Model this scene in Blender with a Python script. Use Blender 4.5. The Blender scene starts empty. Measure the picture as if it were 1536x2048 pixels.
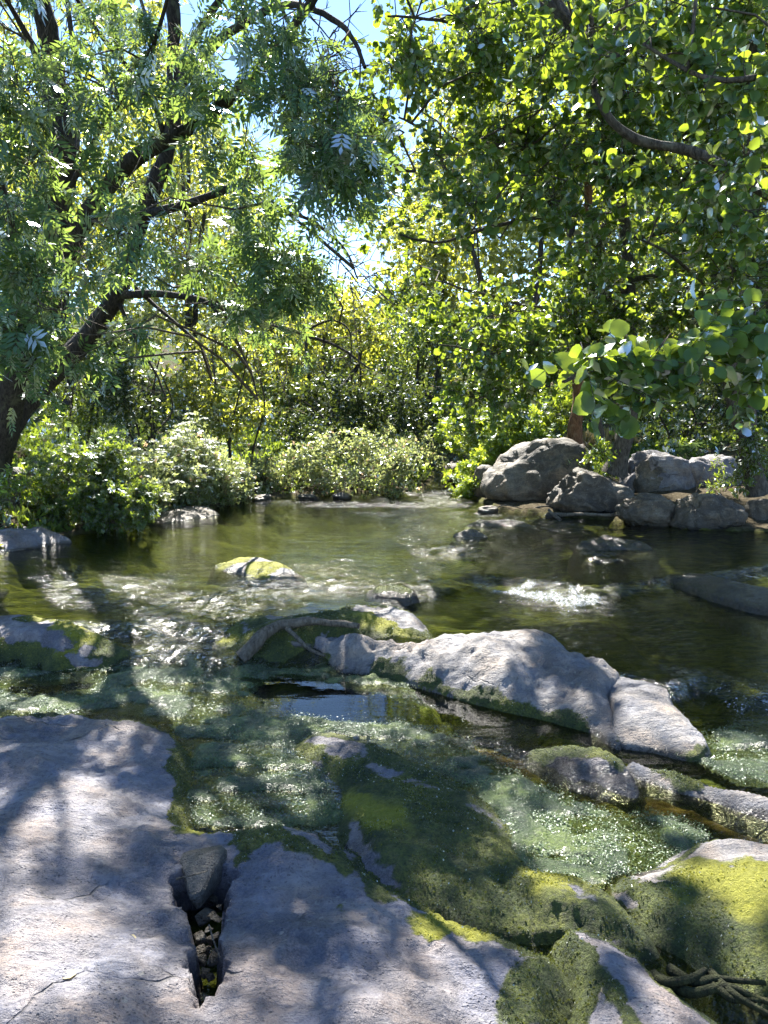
import bpy, math, random
import numpy as np
from mathutils import Vector, Matrix

rng = np.random.default_rng(7)
random.seed(7)
SC = bpy.context.scene
COL = SC.collection

# ------------------------------------------------------------------ camera
CAM_Z = 1.65
PITCH = math.radians(7.6)
FPX = 1537.0                      # focal length in pixels of the 1536 x 2048 picture
cam_d = bpy.data.cameras.new('camera')
cam_d.sensor_fit = 'VERTICAL'
cam_d.sensor_height = 36.0
cam_d.lens = 36.0 * FPX / 2048.0
cam_d.clip_start = 0.05
cam_d.clip_end = 2000
cam = bpy.data.objects.new('camera', cam_d)
cam.location = (0, 0, CAM_Z)
cam.rotation_euler = (math.radians(90) - PITCH, 0, 0)
COL.objects.link(cam)
SC.camera = cam

# ------------------------------------------------------------------ sky and sun
SUN_EL = math.radians(47)
SUN_AZ = math.radians(-9)         # negative: to the left of the view direction
W = bpy.data.worlds.new('World'); SC.world = W; W.use_nodes = True
wn = W.node_tree.nodes; wl_ = W.node_tree.links
bg = wn['Background']
sky = wn.new('ShaderNodeTexSky'); sky.sky_type = 'NISHITA'; sky.sun_disc = False
sky.sun_elevation = SUN_EL; sky.sun_rotation = SUN_AZ
sky.air_density = 0.85; sky.dust_density = 0.0; sky.ozone_density = 3.5
wl_.new(sky.outputs[0], bg.inputs[0]); bg.inputs[1].default_value = 0.082
sun_d = bpy.data.lights.new('sun', 'SUN'); sun_d.energy = 5.0; sun_d.angle = math.radians(0.53)
sun_d.color = (1.0, 0.95, 0.86)
sun = bpy.data.objects.new('sun', sun_d); COL.objects.link(sun)
SDIR = Vector((math.sin(SUN_AZ) * math.cos(SUN_EL), math.cos(SUN_AZ) * math.cos(SUN_EL), math.sin(SUN_EL)))
sun.rotation_euler = SDIR.to_track_quat('Z', 'Y').to_euler()
sun.location = SDIR * 60

vs = SC.view_settings
vs.view_transform = 'Standard'; vs.look = 'None'; vs.gamma = 1.0; vs.use_curve_mapping = False
vs.exposure = 2.25
cy = SC.cycles
cy.max_bounces = 7; cy.diffuse_bounces = 3; cy.glossy_bounces = 3; cy.transmission_bounces = 4
cy.transparent_max_bounces = 8; cy.sample_clamp_indirect = 6.0; cy.sample_clamp_direct = 60.0
cy.caustics_reflective = False; cy.caustics_refractive = False
cy.use_adaptive_sampling = True; cy.adaptive_threshold = 0.025
cy.use_denoising = True
try:
    cy.denoiser = 'OPENIMAGEDENOISE'; cy.denoising_prefilter = 'ACCURATE'
except Exception:
    pass

# ------------------------------------------------------------------ projection between picture pixels and the place
CP, SP = math.cos(PITCH), math.sin(PITCH)
def ray(px, py):
    a = (np.asarray(px, float) - 768) / FPX; b = -(np.asarray(py, float) - 1024) / FPX
    return a, CP + b * SP, -SP + b * CP
def P(px, py, z=0.0):
    dx, dy, dz = ray(px, py); t = (z - CAM_Z) / dz
    return np.array([dx * t, dy * t, z + 0 * t])
def PD(px, py, d):
    dx, dy, dz = ray(px, py); t = d / dy
    return np.array([dx * t, d + 0 * t, CAM_Z + dz * t])
def proj(V):
    V = np.asarray(V, float); x = V[:, 0]; y = V[:, 1]; z = V[:, 2] - CAM_Z
    f = y * CP - z * SP; u = y * SP + z * CP; f = np.maximum(f, 0.05)
    return 768 + FPX * x / f, 1024 - FPX * u / f

# ------------------------------------------------------------------ noise, distances, splines
def _hash(ix, iy, iz, seed):
    h = (ix * 374761393 + iy * 668265263 + iz * 2147483647 + seed * 974634777) & 0xFFFFFFFF
    h = ((h ^ (h >> 13)) * 1274126177) & 0xFFFFFFFF
    h = ((h ^ (h >> 16)) * 2246822519) & 0xFFFFFFFF
    return ((h ^ (h >> 15)) & 0xFFFF) / 32767.5 - 1.0
def vnoise(p, seed=0):
    p = np.asarray(p, float); i = np.floor(p).astype(np.int64); f = p - i
    f = f * f * f * (f * (f * 6 - 15) + 10)
    r = 0.0
    for a in (0, 1):
        wa = f[:, 0] if a else 1 - f[:, 0]
        for b in (0, 1):
            wb = f[:, 1] if b else 1 - f[:, 1]
            for c in (0, 1):
                wc = f[:, 2] if c else 1 - f[:, 2]
                r = r + wa * wb * wc * _hash(i[:, 0] + a, i[:, 1] + b, i[:, 2] + c, seed)
    return r
def fbm(p, octv=4, seed=0, gain=0.5):
    p = np.asarray(p, float)
    if p.shape[1] == 2: p = np.column_stack([p, np.zeros(len(p))])
    r = 0.0; a = 1.0
    for o in range(octv):
        r = r + a * vnoise(p * (2.03 ** o) + 17.3 * o, seed + o); a *= gain
    return r
def sstep(a, b, x):
    t = np.clip((x - a) / (b - a), 0, 1); return t * t * (3 - 2 * t)
def polydist(pts, poly):
    """signed distance (positive inside) and closest boundary point, in plan"""
    pts = np.asarray(pts, float); poly = np.asarray(poly, float)
    best = np.full(len(pts), 1e18); close = np.zeros((len(pts), 2)); inside = np.zeros(len(pts), bool)
    n = len(poly)
    for i in range(n):
        a = poly[i]; b = poly[(i + 1) % n]; ab = b - a
        L = max(ab @ ab, 1e-12)
        t = np.clip(((pts - a) @ ab) / L, 0, 1); c = a + t[:, None] * ab
        d = ((pts - c) ** 2).sum(1); m = d < best
        best[m] = d[m]; close[m] = c[m]
        cond = ((a[1] > pts[:, 1]) != (b[1] > pts[:, 1]))
        if cond.any():
            xi = a[0] + (pts[:, 1] - a[1]) * ab[0] / (ab[1] if abs(ab[1]) > 1e-12 else 1e-12)
            inside ^= cond & (pts[:, 0] < xi)
    d = np.sqrt(best); return np.where(inside, d, -d), close
def catmull(pts, sub=4, closed=False):
    pts = np.asarray(pts, float); n = len(pts); out = []
    rngi = range(n) if closed else range(n - 1)
    for i in rngi:
        if closed: p0, p1, p2, p3 = pts[i - 1], pts[i], pts[(i + 1) % n], pts[(i + 2) % n]
        else: p0, p1, p2, p3 = pts[max(i - 1, 0)], pts[i], pts[i + 1], pts[min(i + 2, n - 1)]
        for k in range(sub):
            t = k / sub
            out.append(0.5 * ((2 * p1) + (-p0 + p2) * t + (2 * p0 - 5 * p1 + 4 * p2 - p3) * t * t + (-p0 + 3 * p1 - 3 * p2 + p3) * t ** 3))
    if not closed: out.append(pts[-1])
    return np.array(out)
def tps(ctrl, q):
    c = np.asarray(ctrl, float); n = len(c); xy = c[:, :2]
    def U(r2): return np.where(r2 > 1e-12, r2 * np.log(np.maximum(r2, 1e-12)), 0)
    K = U(((xy[:, None] - xy[None]) ** 2).sum(-1)) + np.eye(n) * 0.02
    Pm = np.column_stack([np.ones(n), xy]); A = np.zeros((n + 3, n + 3))
    A[:n, :n] = K; A[:n, n:] = Pm; A[n:, :n] = Pm.T
    w = np.linalg.solve(A, np.concatenate([c[:, 2], np.zeros(3)]))
    out = np.empty(len(q))
    for s in range(0, len(q), 20000):
        qq = q[s:s + 20000]
        out[s:s + 20000] = U(((qq[:, None] - xy[None]) ** 2).sum(-1)) @ w[:n] + w[n] + qq @ w[n + 1:]
    return out
def unit(v): return v / np.maximum(np.linalg.norm(v, axis=-1, keepdims=True), 1e-9)

# ------------------------------------------------------------------ mesh and object helpers
def mesh_from(name, V, faces, attrs=None, smooth=True):
    """faces: list of (M,k) index arrays"""
    V = np.asarray(V, np.float32); me = bpy.data.meshes.new(name)
    me.vertices.add(len(V)); me.vertices.foreach_set('co', V.ravel())
    faces = [np.asarray(f, np.int32) for f in faces if len(f)]
    loops = np.concatenate([f.ravel() for f in faces]); tot = np.concatenate([np.full(len(f), f.shape[1], np.int32) for f in faces])
    start = np.concatenate([[0], np.cumsum(tot)[:-1]]).astype(np.int32)
    me.loops.add(len(loops)); me.loops.foreach_set('vertex_index', loops)
    me.polygons.add(len(tot)); me.polygons.foreach_set('loop_start', start); me.polygons.foreach_set('loop_total', tot)
    if smooth: me.polygons.foreach_set('use_smooth', np.ones(len(tot), bool))
    for k, a in (attrs or {}).items():
        at = me.attributes.new(k, 'FLOAT', 'POINT'); at.data.foreach_set('value', np.asarray(a, np.float32))
    me.update(); me.validate()
    return me
def put(name, me, mat, parent=None, loc=None, kind=None, label=None, cat=None, group=None):
    o = bpy.data.objects.new(name, me); COL.objects.link(o)
    if mat is not None and me is not None and len(me.materials) == 0: me.materials.append(mat)
    if loc is not None: o.location = loc
    if parent is not None: o.parent = parent
    if kind: o['kind'] = kind
    if label: o['label'] = label
    if cat: o['category'] = cat
    if group: o['group'] = group
    return o
def thing(name, label, cat, loc, group=None):
    o = put(name, None, None, None, Vector([float(v) for v in loc]), None, label, cat, group)
    o.empty_display_size = 0.2
    return o
def tubes(paths, radii, sides=5):
    """paths (T,N,3), radii (T,N) -> V, quads, with closed tips left open"""
    paths = np.asarray(paths, float); radii = np.asarray(radii, float); T, N, _ = paths.shape
    tan = unit(np.gradient(paths, axis=1))
    md = unit(tan.mean(1)); ref = np.where(np.abs(md[:, 2:3]) > 0.8, np.array([[1., 0, 0]]), np.array([[0, 0, 1.]]))[:, None, :]
    a = unit(np.cross(tan, np.broadcast_to(ref, tan.shape))); b = np.cross(tan, a)
    th = np.arange(sides) * 2 * math.pi / sides
    ring = a[:, :, None] * np.cos(th)[None, None, :, None] + b[:, :, None] * np.sin(th)[None, None, :, None]
    V = paths[:, :, None] + ring * radii[:, :, None, None]
    idx = np.arange(T * N * sides).reshape(T, N, sides)
    q = np.stack([idx[:, :-1], np.roll(idx, -1, 2)[:, :-1], np.roll(idx, -1, 2)[:, 1:], idx[:, 1:]], -1).reshape(-1, 4)
    return V.reshape(-1, 3), q
def grid_faces(nx, ny, keep=None):
    idx = np.arange(nx * ny).reshape(ny, nx)
    q = np.stack([idx[:-1, :-1], idx[:-1, 1:], idx[1:, 1:], idx[1:, :-1]], -1).reshape(-1, 4)
    if keep is not None: q = q[keep[q].all(1)]
    return q
def compact(V, q, attrs):
    used = np.unique(q); mp = np.full(len(V), -1); mp[used] = np.arange(len(used))
    return V[used], mp[q], {k: a[used] for k, a in attrs.items()}

# ------------------------------------------------------------------ materials
class NT:
    def __init__(s, name):
        s.m = bpy.data.materials.new(name); s.m.use_nodes = True
        s.t = s.m.node_tree; s.t.nodes.clear(); s.out = s.n('ShaderNodeOutputMaterial')
    def n(s, ty, **kw):
        nd = s.t.nodes.new(ty)
        for k, v in kw.items():
            if k.startswith('i_'):
                key = k[2:]; key = int(key) if key.isdigit() else key.replace('_', ' ')
                if hasattr(v, 'outputs') or hasattr(v, 'is_output'): s.l(v, nd.inputs[key])
                else: nd.inputs[key].default_value = v
            else: setattr(nd, k, v)
        return nd
    def l(s, a, b):
        s.t.links.new(a.outputs[0] if hasattr(a, 'outputs') else a, b)
    def attr(s, name):
        return s.n('ShaderNodeAttribute', attribute_name=name).outputs['Fac']
    def noise(s, scale, detail=4, rough=0.55, vec=None, dist=0.0):
        nd = s.n('ShaderNodeTexNoise', i_Scale=scale, i_Detail=detail, i_Roughness=rough, i_Distortion=dist)
        if vec is not None: s.l(vec, nd.inputs['Vector'])
        return nd.outputs['Fac']
    def ramp(s, fac, *stops):
        r = s.n('ShaderNodeValToRGB'); e = r.color_ramp.elements
        while len(e) < len(stops): e.new(0.5)
        for el, (p, c) in zip(e, stops):
            el.position = p; el.color = (*c, 1) if len(c) == 3 else c
        s.l(fac, r.inputs[0]); return r.outputs[0]
    def mix(s, fac, a, b, blend='MIX'):
        m = s.n('ShaderNodeMix', data_type='RGBA', blend_type=blend)
        for v, k in ((fac, 0), (a, 6), (b, 7)):
            if hasattr(v, 'is_output') or hasattr(v, 'outputs'): s.l(v, m.inputs[k])
            else: m.inputs[k].default_value = (*v, 1) if isinstance(v, tuple) and len(v) == 3 else v
        return m.outputs[2]
    def math(s, op, a, b=0.0, c=0.0, clamp=False):
        m = s.n('ShaderNodeMath', operation=op, use_clamp=clamp)
        for i, v in enumerate((a, b, c)):
            if hasattr(v, 'is_output'): s.l(v, m.inputs[i])
            else: m.inputs[i].default_value = v
        return m.outputs[0]
    def bump(s, h, strength, dist, normal=None):
        b = s.n('ShaderNodeBump', i_Strength=strength, i_Distance=dist); s.l(h, b.inputs['Height'])
        if normal is not None: s.l(normal, b.inputs['Normal'])
        return b.outputs[0]
    def pos(s, scale=(1, 1, 1), rot=(0, 0, 0)):
        g = s.n('ShaderNodeNewGeometry'); mp = s.n('ShaderNodeMapping')
        mp.inputs['Scale'].default_value = scale; mp.inputs['Rotation'].default_value = rot
        s.l(g.outputs['Position'], mp.inputs[0]); return mp.outputs[0]

def principled(nt, color, rough, normal=None, spec=0.5, **kw):
    p = nt.n('ShaderNodeBsdfPrincipled')
    for v, k in ((color, 'Base Color'), (rough, 'Roughness'), (spec, 'Specular IOR Level'), *((b, a) for a, b in kw.items())):
        if hasattr(v, 'is_output'): nt.l(v, p.inputs[k])
        else: p.inputs[k].default_value = (*v, 1) if isinstance(v, tuple) and len(v) == 3 else v
    if normal is not None: nt.l(normal, p.inputs['Normal'])
    return p

def rock_material(name, tones, moss_tones, strata=(0.0, 0.0, 0.6)):
    nt = NT(name); pos = nt.pos(); st = nt.pos((3.0, 14.0, 14.0), (0.0, 0.0, strata[2]))
    big = nt.noise(2.2, 5, 0.62, pos, 0.4); med = nt.noise(9, 6, 0.68, pos, 0.6); fine = nt.noise(48, 5, 0.72, pos); grain = nt.noise(150, 3, 0.65, pos)
    streak = nt.noise(1.6, 6, 0.68, st, 0.8)
    col = nt.ramp(big, (0.38, tones[0]), (0.5, tones[1]), (0.60, tones[2]))
    col = nt.mix(nt.math('MULTIPLY', nt.ramp(streak, (0.46, (0, 0, 0)), (0.58, (1, 1, 1))), 0.55), col, tones[3])
    col = nt.mix(nt.ramp(med, (0.50, (0, 0, 0)), (0.64, (0.7, 0.7, 0.7))), col, tones[2])
    hue = nt.ramp(nt.noise(3.7, 4, 0.6, nt.pos((1, 1, 1), (0.4, 0.2, 1.0))), (0.40, (0.86, 0.95, 1.12)), (0.52, (1, 1, 1)), (0.62, (1.16, 1.0, 0.84)))
    col = nt.mix(1.0, col, hue, 'MULTIPLY')
    spot = nt.n('ShaderNodeTexVoronoi', i_Scale=17.0); nt.l(pos, spot.inputs['Vector'])
    spm = nt.math('MULTIPLY', nt.ramp(spot.outputs['Distance'], (0.10, (1, 1, 1)), (0.17, (0, 0, 0))), nt.ramp(nt.noise(3.1, 2, 0.5, pos), (0.50, (0, 0, 0)), (0.56, (0.6, 0.6, 0.6))))
    col = nt.mix(spm, col, (0.32, 0.31, 0.27))
    col = nt.mix(nt.ramp(fine, (0.36, (0.8, 0.8, 0.8)), (0.47, (0, 0, 0))), col, tones[0])
    col = nt.mix(nt.math('MULTIPLY', nt.ramp(grain, (0.42, (0, 0, 0)), (0.62, (1, 1, 1))), 0.40), col, tones[2])
    pit = nt.n('ShaderNodeTexVoronoi', i_Scale=75.0); nt.l(pos, pit.inputs['Vector'])
    pitm = nt.math('MULTIPLY', nt.ramp(pit.outputs['Distance'], (0.12, (1, 1, 1)), (0.30, (0, 0, 0))), nt.ramp(nt.noise(6, 3, 0.6, pos), (0.47, (0, 0, 0)), (0.56, (1, 1, 1))))
    col = nt.mix(nt.math('MULTIPLY', pitm, 0.65), col, tones[0])
    wob = nt.n('ShaderNodeMix', data_type='VECTOR'); wob.inputs[0].default_value = 0.22; nt.l(pos, wob.inputs[4]); wn_ = nt.n('ShaderNodeTexNoise', i_Scale=2.5, i_Detail=5.0); nt.l(pos, wn_.inputs['Vector']); nt.l(wn_.outputs['Color'], wob.inputs[5])
    cr = nt.n('ShaderNodeTexVoronoi', feature='DISTANCE_TO_EDGE', i_Scale=2.3); nt.l(wob.outputs[1], cr.inputs['Vector'])
    crk = nt.math('MULTIPLY', nt.ramp(cr.outputs['Distance'], (0.002, (1, 1, 1)), (0.010, (0, 0, 0))), nt.ramp(nt.noise(1.7, 3, 0.5, pos), (0.56, (0, 0, 0)), (0.62, (1, 1, 1))))
    col = nt.mix(nt.math('MULTIPLY', crk, 0.6), col, (0.03, 0.03, 0.03))
    wet = nt.attr('wet'); wet_shade_col = nt.mix(1.0, col, (0.34, 0.33, 0.30), 'MULTIPLY')  # darkens wet rock, and carries the painted shade inside crevices
    col = nt.mix(wet, col, wet_shade_col)
    moss = nt.attr('moss')
    mn = nt.noise(26, 5, 0.7, pos); mm = nt.math('ADD', nt.math('ADD', moss, nt.math('MULTIPLY', nt.math('SUBTRACT', mn, 0.5), 1.1)), nt.math('MULTIPLY', nt.math('SUBTRACT', nt.noise(1.9, 4, 0.6, st), 0.55), 1.3))
    mmask = nt.ramp(mm, (0.36, (0, 0, 0)), (0.66, (1, 1, 1)))
    mcol = nt.ramp(nt.noise(5.5, 5, 0.65, pos), (0.32, moss_tones[0]), (0.5, moss_tones[1]), (0.68, moss_tones[2]))
    mcol = nt.mix(nt.ramp(nt.noise(90, 4, 0.7, pos), (0.35, (0.8, 0.8, 0.8)), (0.6, (0, 0, 0))), mcol, (0.018, 0.026, 0.010))
    yel = nt.attr('yellow'); mcol = nt.mix(yel, mcol, nt.mix(nt.noise(70, 4, 0.7, pos), (0.14, 0.16, 0.012), (0.44, 0.42, 0.035)))
    fin = nt.mix(mmask, col, mcol)
    h = nt.math('ADD', nt.math('MULTIPLY', med, 0.5), nt.math('ADD', nt.math('MULTIPLY', fine, 0.30), nt.math('MULTIPLY', grain, 0.12)))
    h = nt.math('SUBTRACT', nt.math('ADD', h, nt.math('MULTIPLY', streak, 0.45)), nt.math('ADD', nt.math('MULTIPLY', crk, 0.5), nt.math('MULTIPLY', pitm, 0.14)))
    hm = nt.math('ADD', nt.noise(75, 5, 0.75, pos), nt.math('MULTIPLY', mn, 0.6))
    hh = nt.n('ShaderNodeMix', data_type='FLOAT'); nt.l(mmask, hh.inputs[0]); nt.l(h, hh.inputs[2]); nt.l(hm, hh.inputs[3])
    nrm = nt.bump(hh.outputs[0], 1.0, 0.045)
    rg = nt.n('ShaderNodeMix', data_type='FLOAT'); nt.l(wet, rg.inputs[0]); rg.inputs[2].default_value = 0.62; rg.inputs[3].default_value = 0.16
    rg2 = nt.n('ShaderNodeMix', data_type='FLOAT'); nt.l(mmask, rg2.inputs[0]); nt.l(rg.outputs[0], rg2.inputs[2]); rg2.inputs[3].default_value = 0.75
    p = principled(nt, fin, rg2.outputs[0], nrm, 0.45)
    nt.l(p, nt.out.inputs[0]); return nt.m

GREY = ((0.062, 0.059, 0.072), (0.130, 0.122, 0.140), (0.245, 0.225, 0.228), (0.094, 0.091, 0.112))
TANS = ((0.026, 0.022, 0.017), (0.072, 0.060, 0.045), (0.19, 0.160, 0.115), (0.040, 0.034, 0.026))
MOSS = ((0.040, 0.062, 0.018), (0.105, 0.135, 0.026), (0.22, 0.235, 0.030))
M_SLAB = rock_material('slab_rock', GREY, MOSS, (0, 0, 0.6))
M_SLAB2 = rock_material('ridge_rock', ((0.076, 0.073, 0.080), (0.150, 0.142, 0.148), (0.275, 0.250, 0.230), (0.098, 0.096, 0.110)), MOSS, (0, 0, -0.5))
M_BOULD = rock_material('boulder_rock', TANS, ((0.03, 0.04, 0.02), (0.06, 0.07, 0.03), (0.1, 0.1, 0.05)), (0, 0, 1.2))
M_DARKROCK = rock_material('wet_rock', ((0.03, 0.03, 0.028), (0.07, 0.066, 0.06), (0.14, 0.13, 0.115), (0.05, 0.05, 0.045)), MOSS, (0, 0, 0.2))

def ground_material():
    nt = NT('ground'); pos = nt.pos()
    n1 = nt.noise(1.3, 5, 0.6, pos); n2 = nt.noise(14, 5, 0.7, pos); n3 = nt.noise(70, 4, 0.7, pos)
    earth = nt.ramp(n2, (0.3, (0.035, 0.028, 0.018)), (0.55, (0.085, 0.07, 0.045)), (0.75, (0.16, 0.14, 0.10)))
    grass = nt.ramp(n2, (0.3, (0.02, 0.04, 0.01)), (0.55, (0.06, 0.10, 0.02)), (0.75, (0.12, 0.16, 0.04)))
    land = nt.mix(nt.math('MULTIPLY', nt.ramp(n1, (0.42, (0, 0, 0)), (0.55, (1, 1, 1))), nt.attr('green')), earth, grass)
    st = nt.pos((3, 9, 3), (0, 0, -0.35))
    ns = nt.noise(2.0, 5, 0.65, st, 1.0)
    bed = nt.ramp(ns, (0.38, (0.016, 0.020, 0.010)), (0.50, (0.050, 0.060, 0.018)), (0.62, (0.13, 0.14, 0.032)), (0.74, (0.11, 0.09, 0.04)))
    bed = nt.mix(nt.attr('brown'), bed, nt.ramp(ns, (0.3, (0.03, 0.022, 0.010)), (0.55, (0.10, 0.07, 0.03)), (0.75, (0.20, 0.14, 0.07))))
    weed = nt.ramp(n3, (0.36, (0.022, 0.036, 0.016)), (0.50, (0.085, 0.12, 0.06)), (0.66, (0.22, 0.27, 0.15)))
    bed = nt.mix(nt.attr('weed'), bed, weed)
    col = nt.mix(nt.attr('bed'), land, bed)
    nrm = nt.bump(nt.math('ADD', nt.math('MULTIPLY', n2, 0.8), nt.math('MULTIPLY', n3, 0.5)), 0.8, 0.04)
    p = principled(nt, col, 0.9, nrm, 0.03); nt.l(p, nt.out.inputs[0]); return nt.m
M_GROUND = ground_material()

def water_material():
    nt = NT('water'); v1 = nt.pos((0.8, 2.8, 1.0)); v2 = nt.pos((1, 1, 1)); fl = nt.attr('flow')
    calm = nt.math('ADD', nt.math('MULTIPLY', nt.noise(3.2, 2, 0.5, v1), 1.0), nt.math('MULTIPLY', nt.noise(11, 2, 0.5, v1, 0.3), 0.30))
    chop = nt.math('ADD', nt.math('MULTIPLY', nt.noise(20, 3, 0.6, v2, 0.8), 0.7), nt.math('MULTIPLY', nt.noise(75, 2, 0.6, v2), 0.5))
    still = nt.attr('still'); bc = nt.n('ShaderNodeBump', i_Distance=0.05); nt.l(calm, bc.inputs['Height']); nt.l(nt.math('MULTIPLY_ADD', still, -0.20, 0.22), bc.inputs['Strength']); nrm = bc.outputs[0]
    b2 = nt.n('ShaderNodeBump', i_Distance=0.06); nt.l(chop, b2.inputs['Height']); nt.l(nrm, b2.inputs['Normal'])
    nt.l(nt.math('MULTIPLY', nt.math('ADD', nt.math('MULTIPLY', fl, 0.7), 0.07), nt.math('SUBTRACT', 1.0, nt.math('MULTIPLY', still, 0.95))), b2.inputs['Strength'])
    fr = nt.n('ShaderNodeFresnel', i_IOR=1.36); nt.l(b2.outputs[0], fr.inputs['Normal'])
    gl = nt.n('ShaderNodeBsdfGlossy'); rip = nt.ramp(nt.noise(4.5, 4, 0.65, nt.pos((1, 2.2, 1)), 0.8), (0.37, (0, 0, 0)), (0.55, (1, 1, 1))); nt.l(nt.math('MULTIPLY_ADD', nt.math('MULTIPLY', nt.math('MULTIPLY', fl, fl), rip), 0.20, 0.025), gl.inputs['Roughness']); nt.l(b2.outputs[0], gl.inputs['Normal'])
    tr = nt.n('ShaderNodeBsdfTransparent'); tr.inputs[0].default_value = (0.78, 0.80, 0.58, 1)
    mx = nt.n('ShaderNodeMixShader'); nt.l(fr, mx.inputs[0]); nt.l(tr, mx.inputs[1]); nt.l(gl, mx.inputs[2])
    # aerated white water where it tumbles
    fo = nt.attr('foam'); fv = nt.pos((1.0, 0.55, 1.0), (0, 0, 0.25)); fnz = nt.noise(42, 5, 0.8, fv, 1.5)
    fm = nt.ramp(nt.math('ADD', fnz, nt.math('MULTIPLY', fo, 0.40)), (0.84, (0, 0, 0)), (1.0, (0.85, 0.85, 0.85)))
    wp = principled(nt, (0.55, 0.60, 0.62), 0.2, b2.outputs[0], 0.6)
    mf = nt.n('ShaderNodeMixShader'); nt.l(fm, mf.inputs[0]); nt.l(mx, mf.inputs[1]); nt.l(wp, mf.inputs[2])
    nt.l(mf, nt.out.inputs[0]); return nt.m
M_WATER = water_material()

def leaf_material(name, dark, light, trans, tmix=0.45, gloss=0.10, rough=0.32, hue=None):
    nt = NT(name); r = nt.attr('rnd')
    dif = nt.mix(r, dark, light)
    tcol = nt.mix(r, tuple(v * 0.7 for v in trans), trans)
    if hue is not None:
        sel = nt.ramp(r, (0.93, (0, 0, 0)), (0.95, (1, 1, 1))); dif = nt.mix(sel, dif, hue); tcol = nt.mix(sel, tcol, tuple(min(1, v * 2.2) for v in hue))
    d = nt.n('ShaderNodeBsdfDiffuse'); nt.l(dif, d.inputs[0])
    t = nt.n('ShaderNodeBsdfTranslucent'); nt.l(tcol, t.inputs[0])
    m1 = nt.n('ShaderNodeMixShader', i_0=tmix); nt.l(d, m1.inputs[1]); nt.l(t, m1.inputs[2])
    g = nt.n('ShaderNodeBsdfGlossy', i_Roughness=rough); g.inputs[0].default_value = (0.9, 0.95, 1.0, 1)
    fr = nt.n('ShaderNodeFresnel', i_IOR=1.45)
    m2 = nt.n('ShaderNodeMixShader'); nt.l(nt.math('MULTIPLY', fr.outputs[0], gloss * 10, clamp=True), m2.inputs[0]); nt.l(m1, m2.inputs[1]); nt.l(g, m2.inputs[2])
    nt.l(m2, nt.out.inputs[0]); return nt.m
M_ASH = leaf_material('ash_leaf', (0.034, 0.088, 0.056), (0.074, 0.140, 0.070), (0.36, 0.52, 0.09), 0.40, 0.055, 0.34)
M_ALDER = leaf_material('alder_leaf', (0.036, 0.088, 0.036), (0.078, 0.150, 0.044), (0.44, 0.58, 0.04), 0.42, 0.055, 0.34)
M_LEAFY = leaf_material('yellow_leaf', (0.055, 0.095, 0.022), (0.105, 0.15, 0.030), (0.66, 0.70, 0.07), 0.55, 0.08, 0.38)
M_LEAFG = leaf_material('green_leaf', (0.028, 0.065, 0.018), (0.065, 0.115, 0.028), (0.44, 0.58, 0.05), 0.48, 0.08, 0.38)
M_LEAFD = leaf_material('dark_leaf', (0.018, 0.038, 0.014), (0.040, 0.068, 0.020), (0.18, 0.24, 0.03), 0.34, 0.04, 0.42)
M_LEAFP = leaf_material('pale_leaf', (0.12, 0.155, 0.075), (0.21, 0.25, 0.13), (0.58, 0.66, 0.20), 0.48, 0.06, 0.36, (0.30, 0.20, 0.12))
M_HERB = leaf_material('herb_leaf', (0.075, 0.15, 0.022), (0.15, 0.24, 0.034), (0.62, 0.76, 0.05), 0.50, 0.06, 0.42)
M_WEED = leaf_material('weed_leaf', (0.045, 0.085, 0.032), (0.15, 0.21, 0.085), (0.26, 0.36, 0.10), 0.25, 0.09, 0.36)
M_MOSST = leaf_material('moss_tuft', (0.040, 0.056, 0.014), (0.14, 0.16, 0.022), (0.22, 0.24, 0.03), 0.3, 0.04, 0.5)
M_MOSSY = leaf_material('yellow_moss_tuft', (0.13, 0.14, 0.012), (0.30, 0.29, 0.025), (0.40, 0.40, 0.04), 0.3, 0.04, 0.5)
M_PETAL = leaf_material('white_petal', (0.62, 0.64, 0.55), (0.78, 0.79, 0.72), (0.6, 0.62, 0.5), 0.35, 0.03, 0.5)
M_STRAW = leaf_material('straw_blade', (0.30, 0.25, 0.13), (0.45, 0.38, 0.22), (0.5, 0.42, 0.2), 0.4, 0.04, 0.5)

def bark_material(name, dark, light, lichen):
    nt = NT(name); st = nt.pos((9, 9, 2.2)); pos = nt.pos()
    n = nt.noise(5, 6, 0.7, st, 0.5); n2 = nt.noise(6, 4, 0.6, pos); n3 = nt.noise(60, 4, 0.6, pos)
    col = nt.ramp(n, (0.35, dark), (0.62, light))
    col = nt.mix(nt.ramp(n2, (0.58, (0, 0, 0)), (0.68, (0.6, 0.6, 0.6))), col, lichen)
    nrm = nt.bump(nt.math('ADD', n, nt.math('MULTIPLY', n3, 0.3)), 1.0, 0.03)
    p = principled(nt, col, 0.85, nrm, 0.2); nt.l(p, nt.out.inputs[0]); return nt.m
M_BARK = bark_material('dark_bark', (0.014, 0.013, 0.013), (0.070, 0.062, 0.056), (0.13, 0.14, 0.09))
M_BARKG = bark_material('alder_bark', (0.035, 0.031, 0.027), (0.14, 0.125, 0.105), (0.20, 0.20, 0.16))
M_BARKR = bark_material('red_bark', (0.08, 0.04, 0.02), (0.24, 0.13, 0.07), (0.28, 0.19, 0.12))
M_TWIG = bark_material('twig_bark', (0.05, 0.043, 0.036), (0.15, 0.13, 0.11), (0.18, 0.18, 0.14))
M_WOOD = bark_material('grey_driftwood', (0.06, 0.052, 0.042), (0.20, 0.175, 0.14), (0.24, 0.22, 0.18))

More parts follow.
